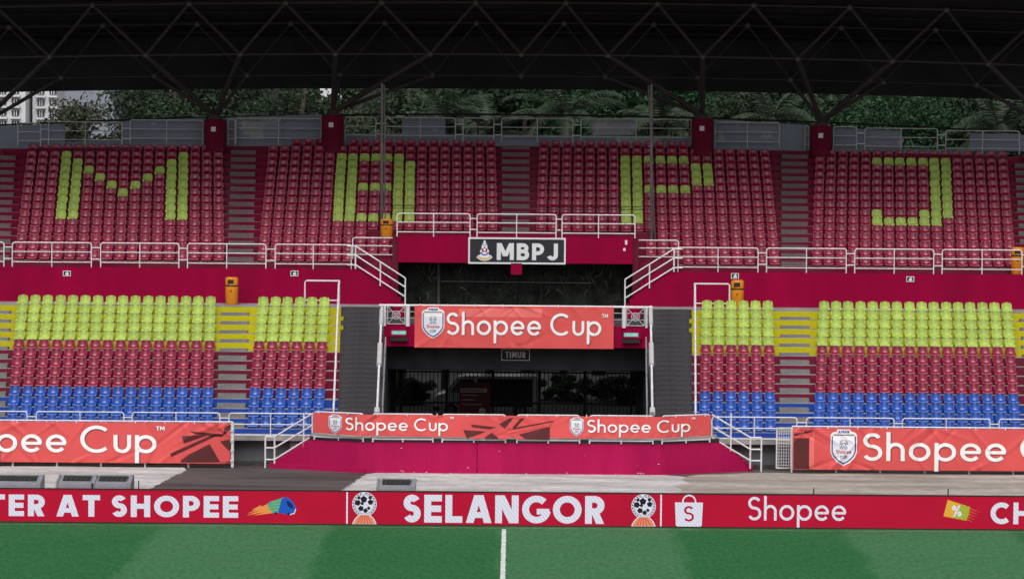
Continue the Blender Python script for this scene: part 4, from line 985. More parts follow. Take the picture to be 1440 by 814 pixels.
def shield(cx, cz, h, mp, parent, cell):
    """white crest with blue edge, figure and small lettering"""
    o = [(-.36, .36), (-.30, .42), (-.19, .45), (-.17, .5), (.17, .5), (.19, .45), (.30, .42), (.36, .36), (.36, -.12), (.30, -.26), (.18, -.39), (0, -.5), (-.18, -.39), (-.30, -.26), (-.36, -.12)]
    S_ = lambda k, dz=0: [(cx + a * h * k, cz + (b + dz) * h * k) for a, b in o]
    base = flat_print('shield', 'print_white', [(S_(1.0), 0)], mp, parent, .010, cell)
    edge = S_(.88); flat_print('blue_edge', 'emblem_blue', [(q, 0) for q in stroke(edge[8:] + [], .035 * h)] + [(q, 0) for q in stroke([edge[14], edge[0]], .035 * h)] + [(q, 0) for q in stroke([edge[7], edge[8]], .035 * h)], mp, base, .018, cell)
    flat_print('field', 'emblem_pale', [([(cx + a * h * .80, cz + b * h * .80 - .015 * h) for a, b in ((-.36, .28), (.36, .28), (.36, -.12), (.30, -.26), (.18, -.39), (0, -.5), (-.18, -.39), (-.30, -.26), (-.36, -.12))], 0)], mp, base, .015, cell)
    flat_print('heading', 'emblem_blue', text_polys('ASEAN', cx - .15 * h, cx + .15 * h, cz + .40 * h, .075 * h, .22), mp, base, .023, cell)
    flat_print('heading_line', 'emblem_grey', [(rect(cx - .29 * h, cz + .335 * h, cx + .29 * h, cz + .365 * h)[0], 0)], mp, base, .023, cell)
    fig = []
    for sgn in (-1, 1):
        fig += stroke([(cx + sgn * .10 * h, cz - .02 * h), (cx + sgn * .04 * h, cz + .08 * h), (cx + sgn * .10 * h, cz + .15 * h), (cx + sgn * .03 * h, cz + .22 * h)], .022 * h)
        fig += stroke([(cx + sgn * .12 * h, cz + .10 * h), (cx, cz + .13 * h)], .02 * h); fig += stroke([(cx + sgn * .06 * h, cz - .04 * h), (cx, cz + .05 * h)], .02 * h)
    flat_print('figure', 'emblem_grey', [(q, i % 3) for i, q in enumerate(fig)], mp, base, .023, cell)
    flat_print('small_lettering', 'crest_red', text_polys('Shopee', cx - .21 * h, cx + .21 * h, cz - .155 * h, .105 * h, .16), mp, base, .023, cell)
    flat_print('small_lettering', 'emblem_grey', text_polys('CUP', cx - .10 * h, cx + .10 * h, cz - .295 * h, .085 * h, .26), mp, base, .023, cell)
def banner(label, x0, x1, zt, zb, Yf, seed, nw, amp, cell=.06):
    """zt, zb functions of x; Yf plan curve"""
    t = thing('banner', label, 'banner', ((x0 + x1) / 2, Yf((x0 + x1) / 2), zb((x0 + x1) / 2)), 'coral advertising banners')
    wr_ = make_wrinkle(seed, x0, x1, zb(x0), zt(x0), nw, amp)
    mp = lambda u, v: (u, Yf(u) - wr_(u, v), v)
    nx = max(2, int((x1 - x0) / cell)); nz = max(2, int((zt(x0) - zb(x0)) / cell)); b = MB(); vs = []
    for j in range(nz + 1):
        for i in range(nx + 1):
            x = x0 + (x1 - x0) * i / nx; z = zb(x) + (zt(x) - zb(x)) * j / nz; vs.append(mp(x, z))
    b.add(vs, [(j * (nx + 1) + i, j * (nx + 1) + i + 1, (j + 1) * (nx + 1) + i + 1, (j + 1) * (nx + 1) + i) for j in range(nz) for i in range(nx)])
    b.build('cloth', 'coral', t, True)
    b = MB()
    for x in np.arange(x0 + .2, x1, 1.1): b.tube((x, Yf(x), zt(x) - .04), (x, Yf(x) + .03, zt(x) + .06), .018, 6)
    b.build('cable_ties', 'white_paint', t)
    return t, mp
def words(s, x0, x1, z0, cap, w, mp, t, gap=.12, cell=.06):
    letters(s, x0 + .012, x1 + .012, z0 - .016, cap, w * 1.22, 1.0, gap, 'print_shadow', mp, t, .009, cell, 'letter_shadow')
    letters(s, x0, x1, z0, cap, w, 1.0, gap, 'print_white', mp, t, .016, cell)
# upper banner on the balcony
Yb1 = BALY - .09; Z = lambda y: ZP(725, y, Yb1); X = lambda p: XP(p, Yb1, 5)
t, mp = banner('coral banner with white words and shield on the balcony above the entrance', X(583), X(863), lambda x: Z(430.5), lambda x: Z(489.5), lambda x: Yb1, 1, 20, .032)
c0, c1 = X(594.5), X(623.5); shield((c0 + c1) / 2, Z(455), (Z(433) - Z(477)), mp, t, .06)
words('Shopee Cup', X(627.5), X(845.5), Z(471.5), Z(440) - Z(471.5), .125, mp, t)
words('TM', X(846.5), X(855), Z(446), Z(440.5) - Z(446), .2, mp, t)
flat_print('lighter_panel', 'coral_light', [(rect(X(645), Z(446), X(762), Z(434))[0], 0)], mp, t, .003, .06)
# podium banner
def pod_front(x):
    xl_, xr_ = POD[0], POD[1]
    if x < xl_: return -2.6 + (xl_ - x) * .55
    if x > xr_: return -2.6 + (x - xr_) * .55
    return -2.6
POD = (XP(503, -2.6, 1), XP(928, -2.6, 1))
Yc = -2.72; Zc = lambda p, y: ZP(p, y, Yc); Xc_ = lambda p: XP(p, Yc, 1.7)
xa, xc = XP(441, -1.6, 1.7), XP(999.5, -1.6, 1.7)
zt_f = Zc(720, 584.2); zb_f = Zc(720, 617.8)
zb_f += .07
t, mp = banner('long coral banner on the podium rail, with the words twice and brown ribbons', xa, xc, lambda x: zt_f + .0 * x, lambda x: zb_f + .05 * ((x - .1) / 7) ** 2, lambda x: pod_front(x) - .16, 2, 46, .04, .055)
for s0, w0, w1, tm in ((470.5, 485, 630, 636), (811, 825.5, 972, 977)):
    dz = lambda p: Zc(720, 584) - 0 
    zc_ = (zt_f + zb_f) / 2; HH = zt_f - zb_f
    shield(Xc_(s0), zc_ + .02, HH * .86, mp, t, .055)
    words('Shopee Cup', Xc_(w0), Xc_(w1), zb_f + HH * .27, HH * .58, .13, mp, t, .12, .055)
    words('TM', Xc_(tm - 4), Xc_(tm + 2), zb_f + HH * .83, HH * .10, .2, mp, t)
def ribbons(pts_dark, bars_light, X_, Z_, mp, t, cell, wk):
    flat_print('brown_ribbon_print', 'print_brown', [([(X_(a), Z_(b)) for a, b in poly], 0) for poly in pts_dark], mp, t, .008, cell)
    flat_print('coral_ribbon_print', 'coral', [([(X_(a), Z_(b)) for a, b in poly], i) for i, poly in enumerate(bars_light)], mp, t, .014, cell)
Zp = lambda y: Zc(720, y)
def unz(polys, k, ox, oy): return [[(ox + a / k, oy + b / k) for a, b in p] for p in polys]
ribbons(unz([[(955, 110), (1100, 125), (1085, 140), (965, 127)], [(912, 143), (1045, 150), (935, 192), (930, 186)], [(1030, 193), (1075, 158), (1125, 193)], [(1118, 108), (1180, 70), (1205, 70), (1150, 132)], [(1190, 132), (1245, 72), (1266, 72), (1215, 127)], [(1205, 128), (1433, 85), (1430, 95), (1195, 140)], [(1232, 166), (1412, 120), (1412, 196), (1270, 193)]], 4.114, 430, 570),
        unz([[(950, 192), (1088, 130), (1130, 130), (1005, 194)], [(1085, 156), (1120, 150), (1168, 193), (1120, 193)], [(1155, 131), (1202, 71), (1243, 71), (1190, 133)], [(1140, 152), (1432, 92), (1410, 119), (1150, 166)], [(1180, 166), (1217, 158), (1272, 193), (1225, 193)]], 4.114, 430, 570), Xc_, Zp, mp, t, .055, .02)
# left and right ground banners
YL = -1.15; Xl = lambda p: XP(p, YL, 1); zt_l = ZP(160, 593.4, YL); zb_l = ZP(160, 650.5, YL); Zl = lambda y: ZP(160, y, YL)
t, mp = banner('left coral banner on the front fence, with words and brown ribbons at its end', Xl(-150), Xl(324), lambda x: zt_l, lambda x: zb_l, lambda x: YL, 3, 34, .055, .05)
words('Shopee Cup', Xl(-105.5), Xl(220), Zl(636.5), Zl(598) - Zl(636.5), .125, mp, t, .12, .05)
words('TM', Xl(219.5), Xl(231.5), Zl(604.5), Zl(598.5) - Zl(604.5), .2, mp, t)
ribbons(unz([[(960, 162), (1132, 176), (1122, 190), (985, 176)], [(920, 188), (1062, 178), (985, 206), (932, 224)], [(862, 276), (1080, 177), (1096, 184), (868, 294)], [(915, 310), (1050, 220), (1078, 240), (1115, 318), (915, 321)], [(1112, 214), (1166, 204), (1166, 266)], [(1060, 192), (1166, 127), (1166, 152), (1128, 186)]], 3.6, 0, 560),
        unz([[(864, 296), (1094, 188), (1122, 196), (905, 306)], [(1050, 206), (1096, 190), (1166, 272), (1166, 319), (1116, 319)], [(862, 300), (918, 305), (914, 322), (866, 325)], [(1110, 200), (1166, 182), (1166, 200), (1114, 212)], [(1062, 160), (1136, 150), (1130, 176), (1062, 172)]], 3.6, 0, 560), Xl, Zl, mp, t, .05, .02)
YRb = -1.15; zt_r = ZP(1280, 602.2, YRb); zb_r = ZP(1280, 661, YRb); Xr = lambda p: XP(p, YRb, 1); Zr = lambda y: ZP(1280, y, YRb)
t, mp = banner('right coral banner on the front fence, with a shield before the words', Xr(1115), Xr(1575), lambda x: zt_r, lambda x: zb_r, lambda x: YRb, 4, 36, .055, .05)
shield(Xr(1186.5), Zr(630), Zr(604.5) - Zr(656), mp, t, .05)
words('Shopee Cup', Xr(1213), Xr(1543), Zr(648), Zr(609) - Zr(648), .125, mp, t, .12, .05)
flat_print('brown_panel_print', 'print_brown', [(rect(Xr(1116), Zr(660), Xr(1138), Zr(617))[0], 0), ([(Xr(1117), Zr(611)), (Xr(1142), Zr(605)), (Xr(1142), Zr(608)), (Xr(1117), Zr(614))], 0)], mp, t, .006, .05)
flat_print('coral_fold_print', 'coral_light', [([(Xr(1138), Zr(617)), (Xr(1145), Zr(612)), (Xr(1145), Zr(660)), (Xr(1138), Zr(660))], 0)], mp, t, .006, .05)
# fences carrying the ground banners
def front_fence(label, px0, px1, xp_list, zt_):
    xa, xc = XP(px0, YL + .15, 1), XP(px1, YL + .15, 1); t = thing('banner_fence', label, 'fence', ((xa + xc) / 2, YL + .15, 0))
    for z in (zt_ + .03, (zt_ + .2) / 2, .20): MB().tube((xa, YL + .15, z), (xc, YL + .15, z), .032, 8).build('rail', 'white_paint', t)
    for p in xp_list:
        X_ = XP(p, YL + .15, .5); MB().tube((X_, YL + .15, 0), (X_, YL + .15, zt_ + .03), .036, 8).build('post', 'white_paint', t)
front_fence('white tube fence behind the left coral banner', -150, 327, (-107, -44, 18, 80, 142, 204, 265, 327), zt_l)
front_fence('white tube fence behind the right coral banner', 1113.5, 1575, (1113.5, 1176, 1238, 1300.5, 1363, 1425, 1487, 1550), zt_r)
t = thing('end_post', 'white end post with brackets at the right end of the left banner', 'post', (XP(327, YL - .08, 1), YL - .08, 0))
X_ = XP(327, YL - .08, 1)
MB().tube((X_, YL - .08, .05), (X_, YL - .08, zt_l + .02), .055, 10).build('shaft', 'white_paint', t)
for f in (.1, .35, .6, .85): MB().box(X_ - .08, X_ + .06, YL - .16, YL - .0, .1 + f * 1.5, .18 + f * 1.5).build('bracket', 'old_white', t)
# mesh gate beside the right banner
Ymg = -.6; (xa, z1), (xc, z0) = U(1092.5, 601, Ymg), U(1112, 658, Ymg)
t = thing('mesh_gate', 'small white wire mesh gate between podium stairs and right banner', 'gate', ((xa + xc) / 2, Ymg, 0))
o = MB().path([(xa, Ymg, z0), (xa, Ymg, z1), (xc, Ymg, z1), (xc, Ymg, z0), (xa, Ymg, z0)], .03, 8).build('frame', 'white_paint', t)
for k in range(1, 6): MB().tube((xa + (xc - xa) * k / 6, Ymg, z0), (xa + (xc - xa) * k / 6, Ymg, z1), .009, 5).build('wire', 'white_paint', t)
for k in range(1, 13): MB().tube((xa, Ymg, z0 + (z1 - z0) * k / 13), (xc, Ymg, z0 + (z1 - z0) * k / 13), .009, 5).build('wire', 'white_paint', t)

# ================================================================== PODIUM in front of the tunnel
zp = ZP(725, 622.5, -2.6)
xL, xR = XP(436, -1.2, 1), XP(1011, -1.2, 1)
pod = thing('podium', 'raised concrete podium with magenta front wall and end steps, before the entrance', 'podium', (.1, -2.6, 0))
plan = [(xL, pod_front(xL)), (POD[0], -2.6), (POD[1], -2.6), (xR, pod_front(xR))]
def wall_seg(p, q, z0, z1, th, m, nm, zz=None):
    d = Vector((q[0] - p[0], q[1] - p[1])).normalized(); n_ = Vector((-d.y, d.x)) * th
    return MB().prism([p, q, (q[0] + n_.x, q[1] + n_.y), (p[0] + n_.x, p[1] + n_.y)], z0, z1, 'XY').build(nm, m, pod)
xm = XP(671, -2.6, .6)
segs = [(plan[0], plan[1]), (plan[1], (xm - .012, -2.6)), ((xm + .012, -2.6), plan[2]), (plan[2], plan[3])]
for p, q in segs: wall_seg(p, q, 0, zp, .25, 'podium_paint', 'front_wall')
MB().prism([(x, y + .27) for x, y in plan] + [(xR, .9), (xL, .9)], .2, zp + .10, 'XY').build('deck', 'concrete', pod)
MB().prism([(x, y - .03) for x, y in plan] + [(x, y + .26) for x, y in reversed(plan)], zp + .003, zp + .11, 'XY').build('coping', 'sign_black', pod)
for sgn, xo, p_end in ((-1, xL, 383), (1, xR, 1059)):
    n = 6; xe = XP(p_end, -.6, .3); tot = abs(xe - xo); run = tot / n
    for k in range(n):
        z = zp * (n - k) / (n + 1) + .0; xa_ = xo + sgn * run * k; xb_ = xo + sgn * run * (k + 1)
        ya_, yb2 = pod_front(xa_), pod_front(xb_)
        MB().prism([(xa_, ya_), (xb_, yb2), (xb_, .6 + .002 * k), (xa_, .6 + .002 * k)], 0, z + .02, 'XY').build('end_step', 'podium_paint', pod)
    # low foot ledge
    if sgn < 0:
        a_ = (xe - .1, pod_front(xe) - .12); b_ = (XP(512, -2.9, .1), -2.75)
        MB().prism([a_, b_, (b_[0], -2.55), (a_[0], a_[1] + .4)], .0, .17, 'XY').build('foot_ledge', 'podium_paint', pod)
# white chips where paint has come off the wall
ch = random.Random(9); b = MB()
for k in range(46):
    px = ch.choice([ch.uniform(560, 660), ch.uniform(690, 1040)]); py = 667 - abs(ch.gauss(0, 3.0)) if ch.random() < .85 else ch.uniform(626, 660)
    X_, z = U(px, py, -2.6)
    if X_ < POD[0] or X_ > POD[1] or z < .02: continue
    s = ch.uniform(.006, .022); b.add([(X_ - s * 2, -2.604, z), (X_, -2.604, z - s * .6), (X_ + s * 2.2, -2.604, z + s * .2), (X_ + s * .4, -2.604, z + s * .7)], [(0, 1, 2, 3)])
b.build('paint_chips', 'paper', pod, fix=False)
# podium rails behind the banner
hp = zt_f - zp + .02
pp = [(440.5, 511), (524.5, 609), (622, 675), (675.5, 714), (727, 775), (786, 860), (866, 928), (940, 1000)]
def prail(a, c, k):
    Xa, Xc = XP(a, -2.5, 1.7), XP(c, -2.5, 1.7); A_ = (Xa, pod_front(Xa) - .065, zp + .0); C_ = (Xc, pod_front(Xc) - .065, zp + .0)
    rail_panel(A_, C_, hp, 'white rail behind the podium banner, %s from the left' % ORD[k], 'railing', 'podium rails', (.55, .105), True, .030)
for k, (a, c) in enumerate([(440.5, 511), (524.5, 609), (622, 711), (727, 815), (829, 918), (931, 1000)]): prail(a, c, k)
def pod_stair_rail(side, x_top, tops, foot1, foot2, ybot):
    Yt_ = pod_front(xL if side == 'left' else xR) + .1; Yb_ = -.9
    t = thing('podium_stair_rail', 'white rail on the podium end steps, %s side' % side, 'railing', (*([XP(foot1, Yb_, .2), Yb_]), 0))
    Xt = XP(x_top, Yt_, 1.6); X1 = XP(foot1, Yb_, .5); X2 = XP(foot2, Yb_, .5)
    ends = (614, 629.5, 646) if side == 'left' else (615, 631.5, 647.5)
    for k, (yt_, ye_) in enumerate(zip(tops, ends)):
        z_t = ZP(x_top, yt_, Yt_); z_e = ZP(foot1, ye_, Yb_)
        pts = [(Xt, Yt_, z_t), (X1, Yb_, z_e)] + ([(X2, Yb_, z_e)])
        o = MB().path(pts, .034, 8).build('hand_rail' if k == 0 else 'bar', 'white_paint', t); smooth_angle(o, 70)
    for X_, yb_ in ((X1, 0.12), (X2, 0.0)): MB().tube((X_, Yb_, yb_), (X_, Yb_, ZP(foot1, ends[0], Yb_)), .034, 8).build('post', 'white_paint', t)
    for px_ in ((427,) if side == 'left' else (1028,)):
        Xm = XP(px_, Yt_ + .1, 1.6); MB().tube((Xm, Yt_ + .15, .8), (Xm, Yt_ + .15, ZP(px_, 581, Yt_)), .03, 8).build('post', 'white_paint', t)
pod_stair_rail('left', 440, (581, 597.5, 612.5), 386, 373, 655)
pod_stair_rail('right', 1001, (583, 599.5, 615), 1055, 1070.5, 660)

# ================================================================== LED BOARD
zl_t, zl_b = ZP(720, 693, LEDY), ZP(720, 738, LEDY)
led = thing('led_board', 'long red pitch side display board with white capitals', 'display board', (0, LEDY, 0))
MB().box(-24, 24, LEDY, LEDY + .12, zl_b, zl_t).build('screen', 'led_red', led)
MB().box(-24, 24, LEDY - .02, LEDY + .16, zl_t + .001, zl_t + .035).build('top_rail', 'black_steel', led)
MB().box(-24, 24, LEDY - .03, LEDY + .16, 0.0, zl_b - .001).build('base_rail', 'black_steel', led)
for x in np.arange(-23, 24, 3.0): MB().prism([(LEDY + .13, 0), (LEDY + .75, 0), (LEDY + .75, .04), (LEDY + .13, .75)], x, x + .05, 'YZ').build('back_stay', 'black_steel', led)
ml = lambda u, v: (u, LEDY, v)
XL_ = lambda p: XP(p, LEDY, .55)
def ZL(p, y): return ZP(p, y, LEDY)
def led_text(s, a, c, yt, yb, w, wide=1.0, gap=.12):
    pm = (a + c) / 2; letters(s, XL_(a), XL_(c), ZL(pm, yb), ZL(pm, yt) - ZL(pm, yb), w, wide, gap, 'led_white', ml, led, .004)
led_text('FASTER AT SHOPEE', -105, 335, 695.5, 725.8, .235, 1.0, .15)
led_text('SELANGOR', 567, 850, 696, 735, .235, 1.0, .12)
led_text('Shopee', 1051.5, 1190, 698.5, 731.5, .115, 1.0, .12)
led_text('CHEAPER', 1393, 1575, 706.5, 737, .225, 1.0, .13)
for p in (488, 929.5): flat_print('divider', 'led_white', [(rect(XL_(p) - .025, ZL(p, 736 if p < 700 else 739.5), XL_(p) + .025, ZL(p, 691.5 if p < 700 else 695))[0], 0)], ml, led, .004)
# ball emblem on a striped base, twice
for px, py in ((512.5, 713.5), (905, 716.5)):
    cx = XL_(px); k = 1 / 44.5; cz = ZL(px, py - 5)
    em = flat_print('ball_emblem', 'led_white', [(disc(cx, cz, 17.3 * k, 32), 0)], ml, led, .005)
    flat_print('base_outline', 'led_white', [([(cx - 17.5 * k, ZL(px, py + 23)), (cx + 17.5 * k, ZL(px, py + 23)), (cx + 14 * k, cz - 21 * k), (cx + 7 * k, cz - 13.5 * k), (cx - 7 * k, cz - 13.5 * k), (cx - 14 * k, cz - 21 * k)], 0)], ml, em, .0095)
    flat_print('striped_base', 'led_peach', [([(cx - 15.5 * k, ZL(px, py + 22.6)), (cx + 15.5 * k, ZL(px, py + 22.6)), (cx + 12 * k, cz - 20.5 * k), (cx + 6 * k, cz - 15 * k), (cx - 6 * k, cz - 15 * k), (cx - 12 * k, cz - 20.5 * k)], 0)], ml, em, .011)
    flat_print('base_stripes', 'led_streak', [(q, 0) for s in range(-2, 3) for q in stroke([(cx + s * 5 * k, ZL(px, py + 22.6)), (cx + s * 2 * k, cz - 16 * k)], 1.0 * k)], ml, em, .0125)
    flat_print('lettered_ring', 'led_black', [(q, 0) for a in range(-160, 161, 16) if abs(a) > 0 for q in stroke(arc(cx, cz, 15.6 * k, 15.6 * k, 90 + a, 90 + a + 10, 3), 1.4 * k) if -50 < a + 0 or a < -60] + [(q, 1) for q in stroke(arc(cx, cz, 13.6 * k, 13.6 * k, 0, 360, 30), .6 * k)], ml, em, .008)
    pent = lambda x, z, r, rot: [(cx + (x + r * math.cos(R(rot + 72 * q))) * k, cz + (z + r * math.sin(R(rot + 72 * q))) * k) for q in range(5)]
    flat_print('ball_patches', 'led_black', [(pent(-1, 7, 5.2, 90), 0), (pent(8.5, 3, 4.2, 20), 0), (pent(-9.5, 2, 4.6, 60), 0), (pent(-5, -6, 4.2, 30), 0), (pent(1.5, -9, 3.6, 0), 0), (pent(6, -5.5, 2.6, 50), 0), (pent(-3, 1, 2.6, 10), 0), (pent(8, 9.5, 2.8, 80), 0), (pent(-8, 9, 2.6, 40), 0)], ml, em, .008)
# rounded vehicle streaking with a tail
cx, cz, k = XL_(400), ZL(400, 712), 1 / 44.5
cm = flat_print('streak_tail', 'led_teal', [([(cx + a * k, cz + b * k) for a, b in ((-27, 2), (-20, 7), (-2, 13), (4, -8), (-14, -9), (-26, -7))], 0)], ml, led, .0045)
flat_print('tail_flames', 'led_orange', [([(cx + a * k, cz + b * k) for a, b in q], i) for i, q in enumerate((((-24, 4), (-52, -10), (-22, -2)), ((-23, -1), (-54, -13), (-20, -6)), ((-20, -5), (-44, -13), (-16, -9)), ((-34, 2), (-46, -5), (-28, -3))))], ml, cm, .0055)
flat_print('tail_shade', 'led_green', [(q, 0) for a in range(4) for q in stroke([(cx + (-24 + a * 2) * k, cz + (-6 + 4 * a) * k), (cx + (-4 + a) * k, cz + (-4 + 4.5 * a) * k)], 1.2 * k)], ml, cm, .0075)
bd = flat_print('cab', 'led_blue', [([(cx + a * k, cz + b * k) for a, b in ((-4, 11), (1, 14), (8, 11), (13, 6), (16, -1), (15, -8), (8, -11), (-2, -10), (-9, -8), (-6, 2))], 0)], ml, led, .0085)
flat_print('windscreen', 'led_navy', [([(cx + a * k, cz + b * k) for a, b in ((3, 9), (9, 6), (13, 0), (11, -3), (4, 2))], 0), (disc(cx + 6 * k, cz - 10 * k, 2.2 * k, 10), 0), (disc(cx - 12 * k, cz - 9.5 * k, 2.0 * k, 10), 0)], ml, bd, .012)
flat_print('bumper', 'led_white', [(q, 0) for q in stroke([(cx + 16 * k, cz - 3 * k), (cx + 14 * k, cz - 9 * k), (cx + 8 * k, cz - 11 * k)], 1.4 * k)], ml, bd, .0125)
# white shopping bag with letter
cx = XL_(969); k = 1 / 44.5; cz = ZL(969, 706)
bag = flat_print('bag_print', 'led_white', [([(cx - 20 * k, cz), (cx + 19.5 * k, cz), (cx + 18 * k, cz - 32.5 * k), (cx + 16 * k, cz - 34 * k), (cx - 16 * k, cz - 34 * k), (cx - 18.5 * k, cz - 32.5 * k)], 0)], ml, led, .0045)
flat_print('bag_handle', 'led_white', [(q, 0) for q in stroke([(cx - 9 * k, cz)] + arc(cx, cz + .5 * k, 9 * k, 9.5 * k, 180, 0) + [(cx + 9 * k, cz)], 2.2 * k)], ml, bag, .0045)
flat_print('bag_letter', 'led_red', text_polys('S', cx - 7.5 * k, cx + 7 * k, cz - 27 * k, 22 * k, .13), ml, bag, .008)
# ticket with percent sign
k = 1 / 44.5; cx = XL_(1346); cz = ZL(1346, 718)
rot = lambda a, b, d=-14: (cx + (a * math.cos(R(d)) - b * math.sin(R(d))) * k, cz + (a * math.sin(R(d)) + b * math.cos(R(d))) * k)
tk = flat_print('ticket_print', 'led_yellow', [([rot(-17, 12), rot(16, 10), rot(16, -10), rot(-17, -12), rot(-17, -5), rot(-13, -2), rot(-13, 2), rot(-17, 5)], 0)], ml, led, .0045)
flat_print('ticket_end', 'led_green', [([rot(2, 10.9), rot(16, 10), rot(13, 5), rot(17, 0), rot(13, -5), rot(16, -10), rot(-2, -11)], 0)], ml, tk, .006)
flat_print('ticket_streaks', 'led_streak', [([rot(17, 9 - 4 * q), rot(34 - 2 * q, 6 - 4 * q), rot(17, 6.5 - 4 * q)], 0) for q in range(5)], ml, tk, .0045)
pc = [([((u), (v)) for u, v in q], li) for q, li in text_polys('%', cx - 7.5 * k, cx + 6.5 * k, cz - 8 * k, 16 * k, .18)]
flat_print('percent_sign', 'led_white', pc, ml, tk, .009)

# ================================================================== SMALL THINGS
def litter_bin(px, pyt, pyb, Y, label, zb=None):
    X, zt_ = U(px, pyt, Y); zb = ZP(px, pyb, Y) if zb is None else zb; h = zt_ - zb
    t = thing('litter_bin', label, 'bin', (X, Y, zb), 'orange litter bins'); w_ = .27
    o = MB().lathe([(w_ * .86, 0), (w_ * .92, .04), (w_, h * .62), (w_, h * .66)], (X, Y, zb), 16, 1, .85).build('body', 'bin_orange', t); smooth_angle(o)
    o = MB().lathe([(w_ * 1.02, h * .66), (w_ * 1.02, h * .71)], (X, Y, zb), 16, 1, .85).build('band', 'bin_black', t)
    o = MB().lathe([(w_ * .98, h * .71), (w_, h * .93), (w_ * .9, h * .98), (w_ * .6, h)], (X, Y, zb), 16, 1, .85).build('hood', 'bin_orange', t); smooth_angle(o)
    yy = Y - w_ * .85 - .012
    op = MB().box(X - .15, X + .09, yy, yy + .12, zb + h * .77, zb + h * .91).build('opening', 'bin_black', t)
    flat_print('emblem', 'bin_black', [(disc(X - .02, zb + h * .5, .035, 10), 0)], lambda u, v: (u, Y - w_ * .84, v), t, .006)
litter_bin(326, 389.5, 428, 13.2, 'orange litter bin on left concourse before the maroon wall', CONC_Z)
litter_bin(1037, 393.5, 428, 13.0, 'orange litter bin on right concourse behind the lime seats', CONC_Z)
litter_bin(544, 307.5, 336, uy(3) + .2, 'orange litter bin by left pole under the letter B', uz(3))
litter_bin(1431, 347.5, 385, UWALL_Y + .55, 'orange litter bin on the upper walkway at the right edge', UW_Z)
for side, px, yt_, yb_ in (('left', 537.5, 118, 335), ('right', 916, 119, 336)):
    Y = uy(3) + .45; X, zt_ = U(px, yt_, Y); xb = XP(px - (1 if side == 'left' else 0), Y, uz(3))
    t = thing('tall_pole', 'tall grey steel pole rising from the %s of the dark opening to the roof' % side, 'pole', (xb, Y, uz(3)))
    o = MB().tube((xb, Y, uz(3)), (X, Y, zt_), .068, 12).build('shaft', 'pole_grey', t); smooth_angle(o, 60)
    MB().tube((xb + .16, Y + .02, uz(3)), (X + .16 * (.6 if side == 'left' else -.8), Y + .02, zt_ - .05), .03, 8).build('conduit', 'pole_grey', t)
    MB().box(xb - .18, xb + .18, Y - .18, Y + .18, uz(3), uz(3) + .03).build('base_plate', 'pole_grey', t)
    for z in (.3, .6, .9): MB().box(X - .12 if side == 'right' else X - .10, X + .12, Y - .03, Y + .03, uz(3) + (zt_ - uz(3)) * z, uz(3) + (zt_ - uz(3)) * z + .05).build('clamp', 'pole_grey', t)
# thin cables strung over the upper seats left and right of the poles
for s, a, c, y in (('left', 552, 700, 289), ('right', 752, 916, 291)):
    Y = uy(3) + .3; t = thing('cable_pair', 'pair of thin dark cables over the seats, %s of the centre aisle' % s, 'cable', (XP((a + c) / 2, Y, 9), Y, ZP(a, y + 4, Y)))
    for dy in (0, 4): MB().tube((XP(a, Y, 9), Y, ZP(a, y + dy, Y)), (XP(c, Y, 9), Y, ZP(c, y + dy, Y)), .014, 6).build('cable', 'black_steel', t)
# grey metal cases behind the board
def case(px0, px1, pyt, pyb, label, dark=False):
    Y = LEDY + 2.4; X0, X1 = XP(px0, Y, .6), XP(px1, Y, .6); zt_ = ZP((px0 + px1) / 2, pyt + 3.5, Y); d = 1.0
    t = thing('metal_case', label, 'case', ((X0 + X1) / 2, Y, .0), 'grey cases behind the display board')
    zf = zt_ - .10; x1f = X1 - .12
    MB().prism([(Y, .02), (Y + d, .02), (Y + d, zt_), (Y + d * .8, zt_), (Y, zf - .12)], X0, x1f, 'YZ').build('body', 'case_grey', t)
    MB().prism([(Y - .05, .0), (Y + d + .05, .0), (Y + d + .05, zt_ + .03), (Y + d * .7, zt_ + .03), (Y - .05, zf - .06)], x1f + .002, X1, 'YZ').build('end_plate', 'case_grey', t)
    MB().prism([(Y - .05, .0), (Y + d + .05, .0), (Y + d + .05, zt_ + .03), (Y + d * .7, zt_ + .03), (Y - .05, zf - .06)], X0 - .06, X0 - .002, 'YZ').build('end_plate', 'case_grey', t)
    sl_ = (zt_ - zf + .12) / (d * .8)
    p = lambda f, e: (Y + d * .8 * f, zf - .12 + sl_ * d * .8 * f + e)
    MB().prism([p(.42, .004), p(.95, .004), p(.95, .02), p(.42, .02)], X0 + .12, x1f - .06, 'YZ').build('slot', 'bin_black', t)
    MB().box(X0 + .1, x1f - .05, Y + d * .8, Y + d, zt_ + .002, zt_ + .03).build('lid_edge', 'case_grey', t)
    for q in range(7): MB().tube((X0 + .2 + q * .16, p(.45, .03)[0], p(.45, .03)[1]), (X0 + .28 + q * .16, p(.9, .03)[0], p(.9, .03)[1]), .012, 5).build('slat', 'pole_grey', t)
case(-12, 57, 668.5, 686, 'leftmost grey metal case behind the display board')
case(81, 133, 668.5, 687, 'grey metal case behind the board, second of three on the left')
case(131.5, 184, 669, 687, 'grey metal case behind the board, third of three on the left')
case(531.5, 584, 674, 690, 'single grey metal case behind the board on the pale concrete')
for k, (px, py) in enumerate(((195, 675), (1144, 686), (1333, 687))):
    Y = LEDY + 2.2; X = XP(px, Y, .5); t = thing('ground_rod', 'short dark steel rod behind the board, %s from the left' % ORD[k], 'rod', (X, Y, 0))
    MB().tube((X, Y, 0), (X, Y, ZP(px, py, Y)), .02, 6).build('shaft', 'black_steel', t); MB().lathe([(.09, 0), (.09, .03), (.03, .05)], (X, Y, 0), 10).build('foot', 'black_steel', t)

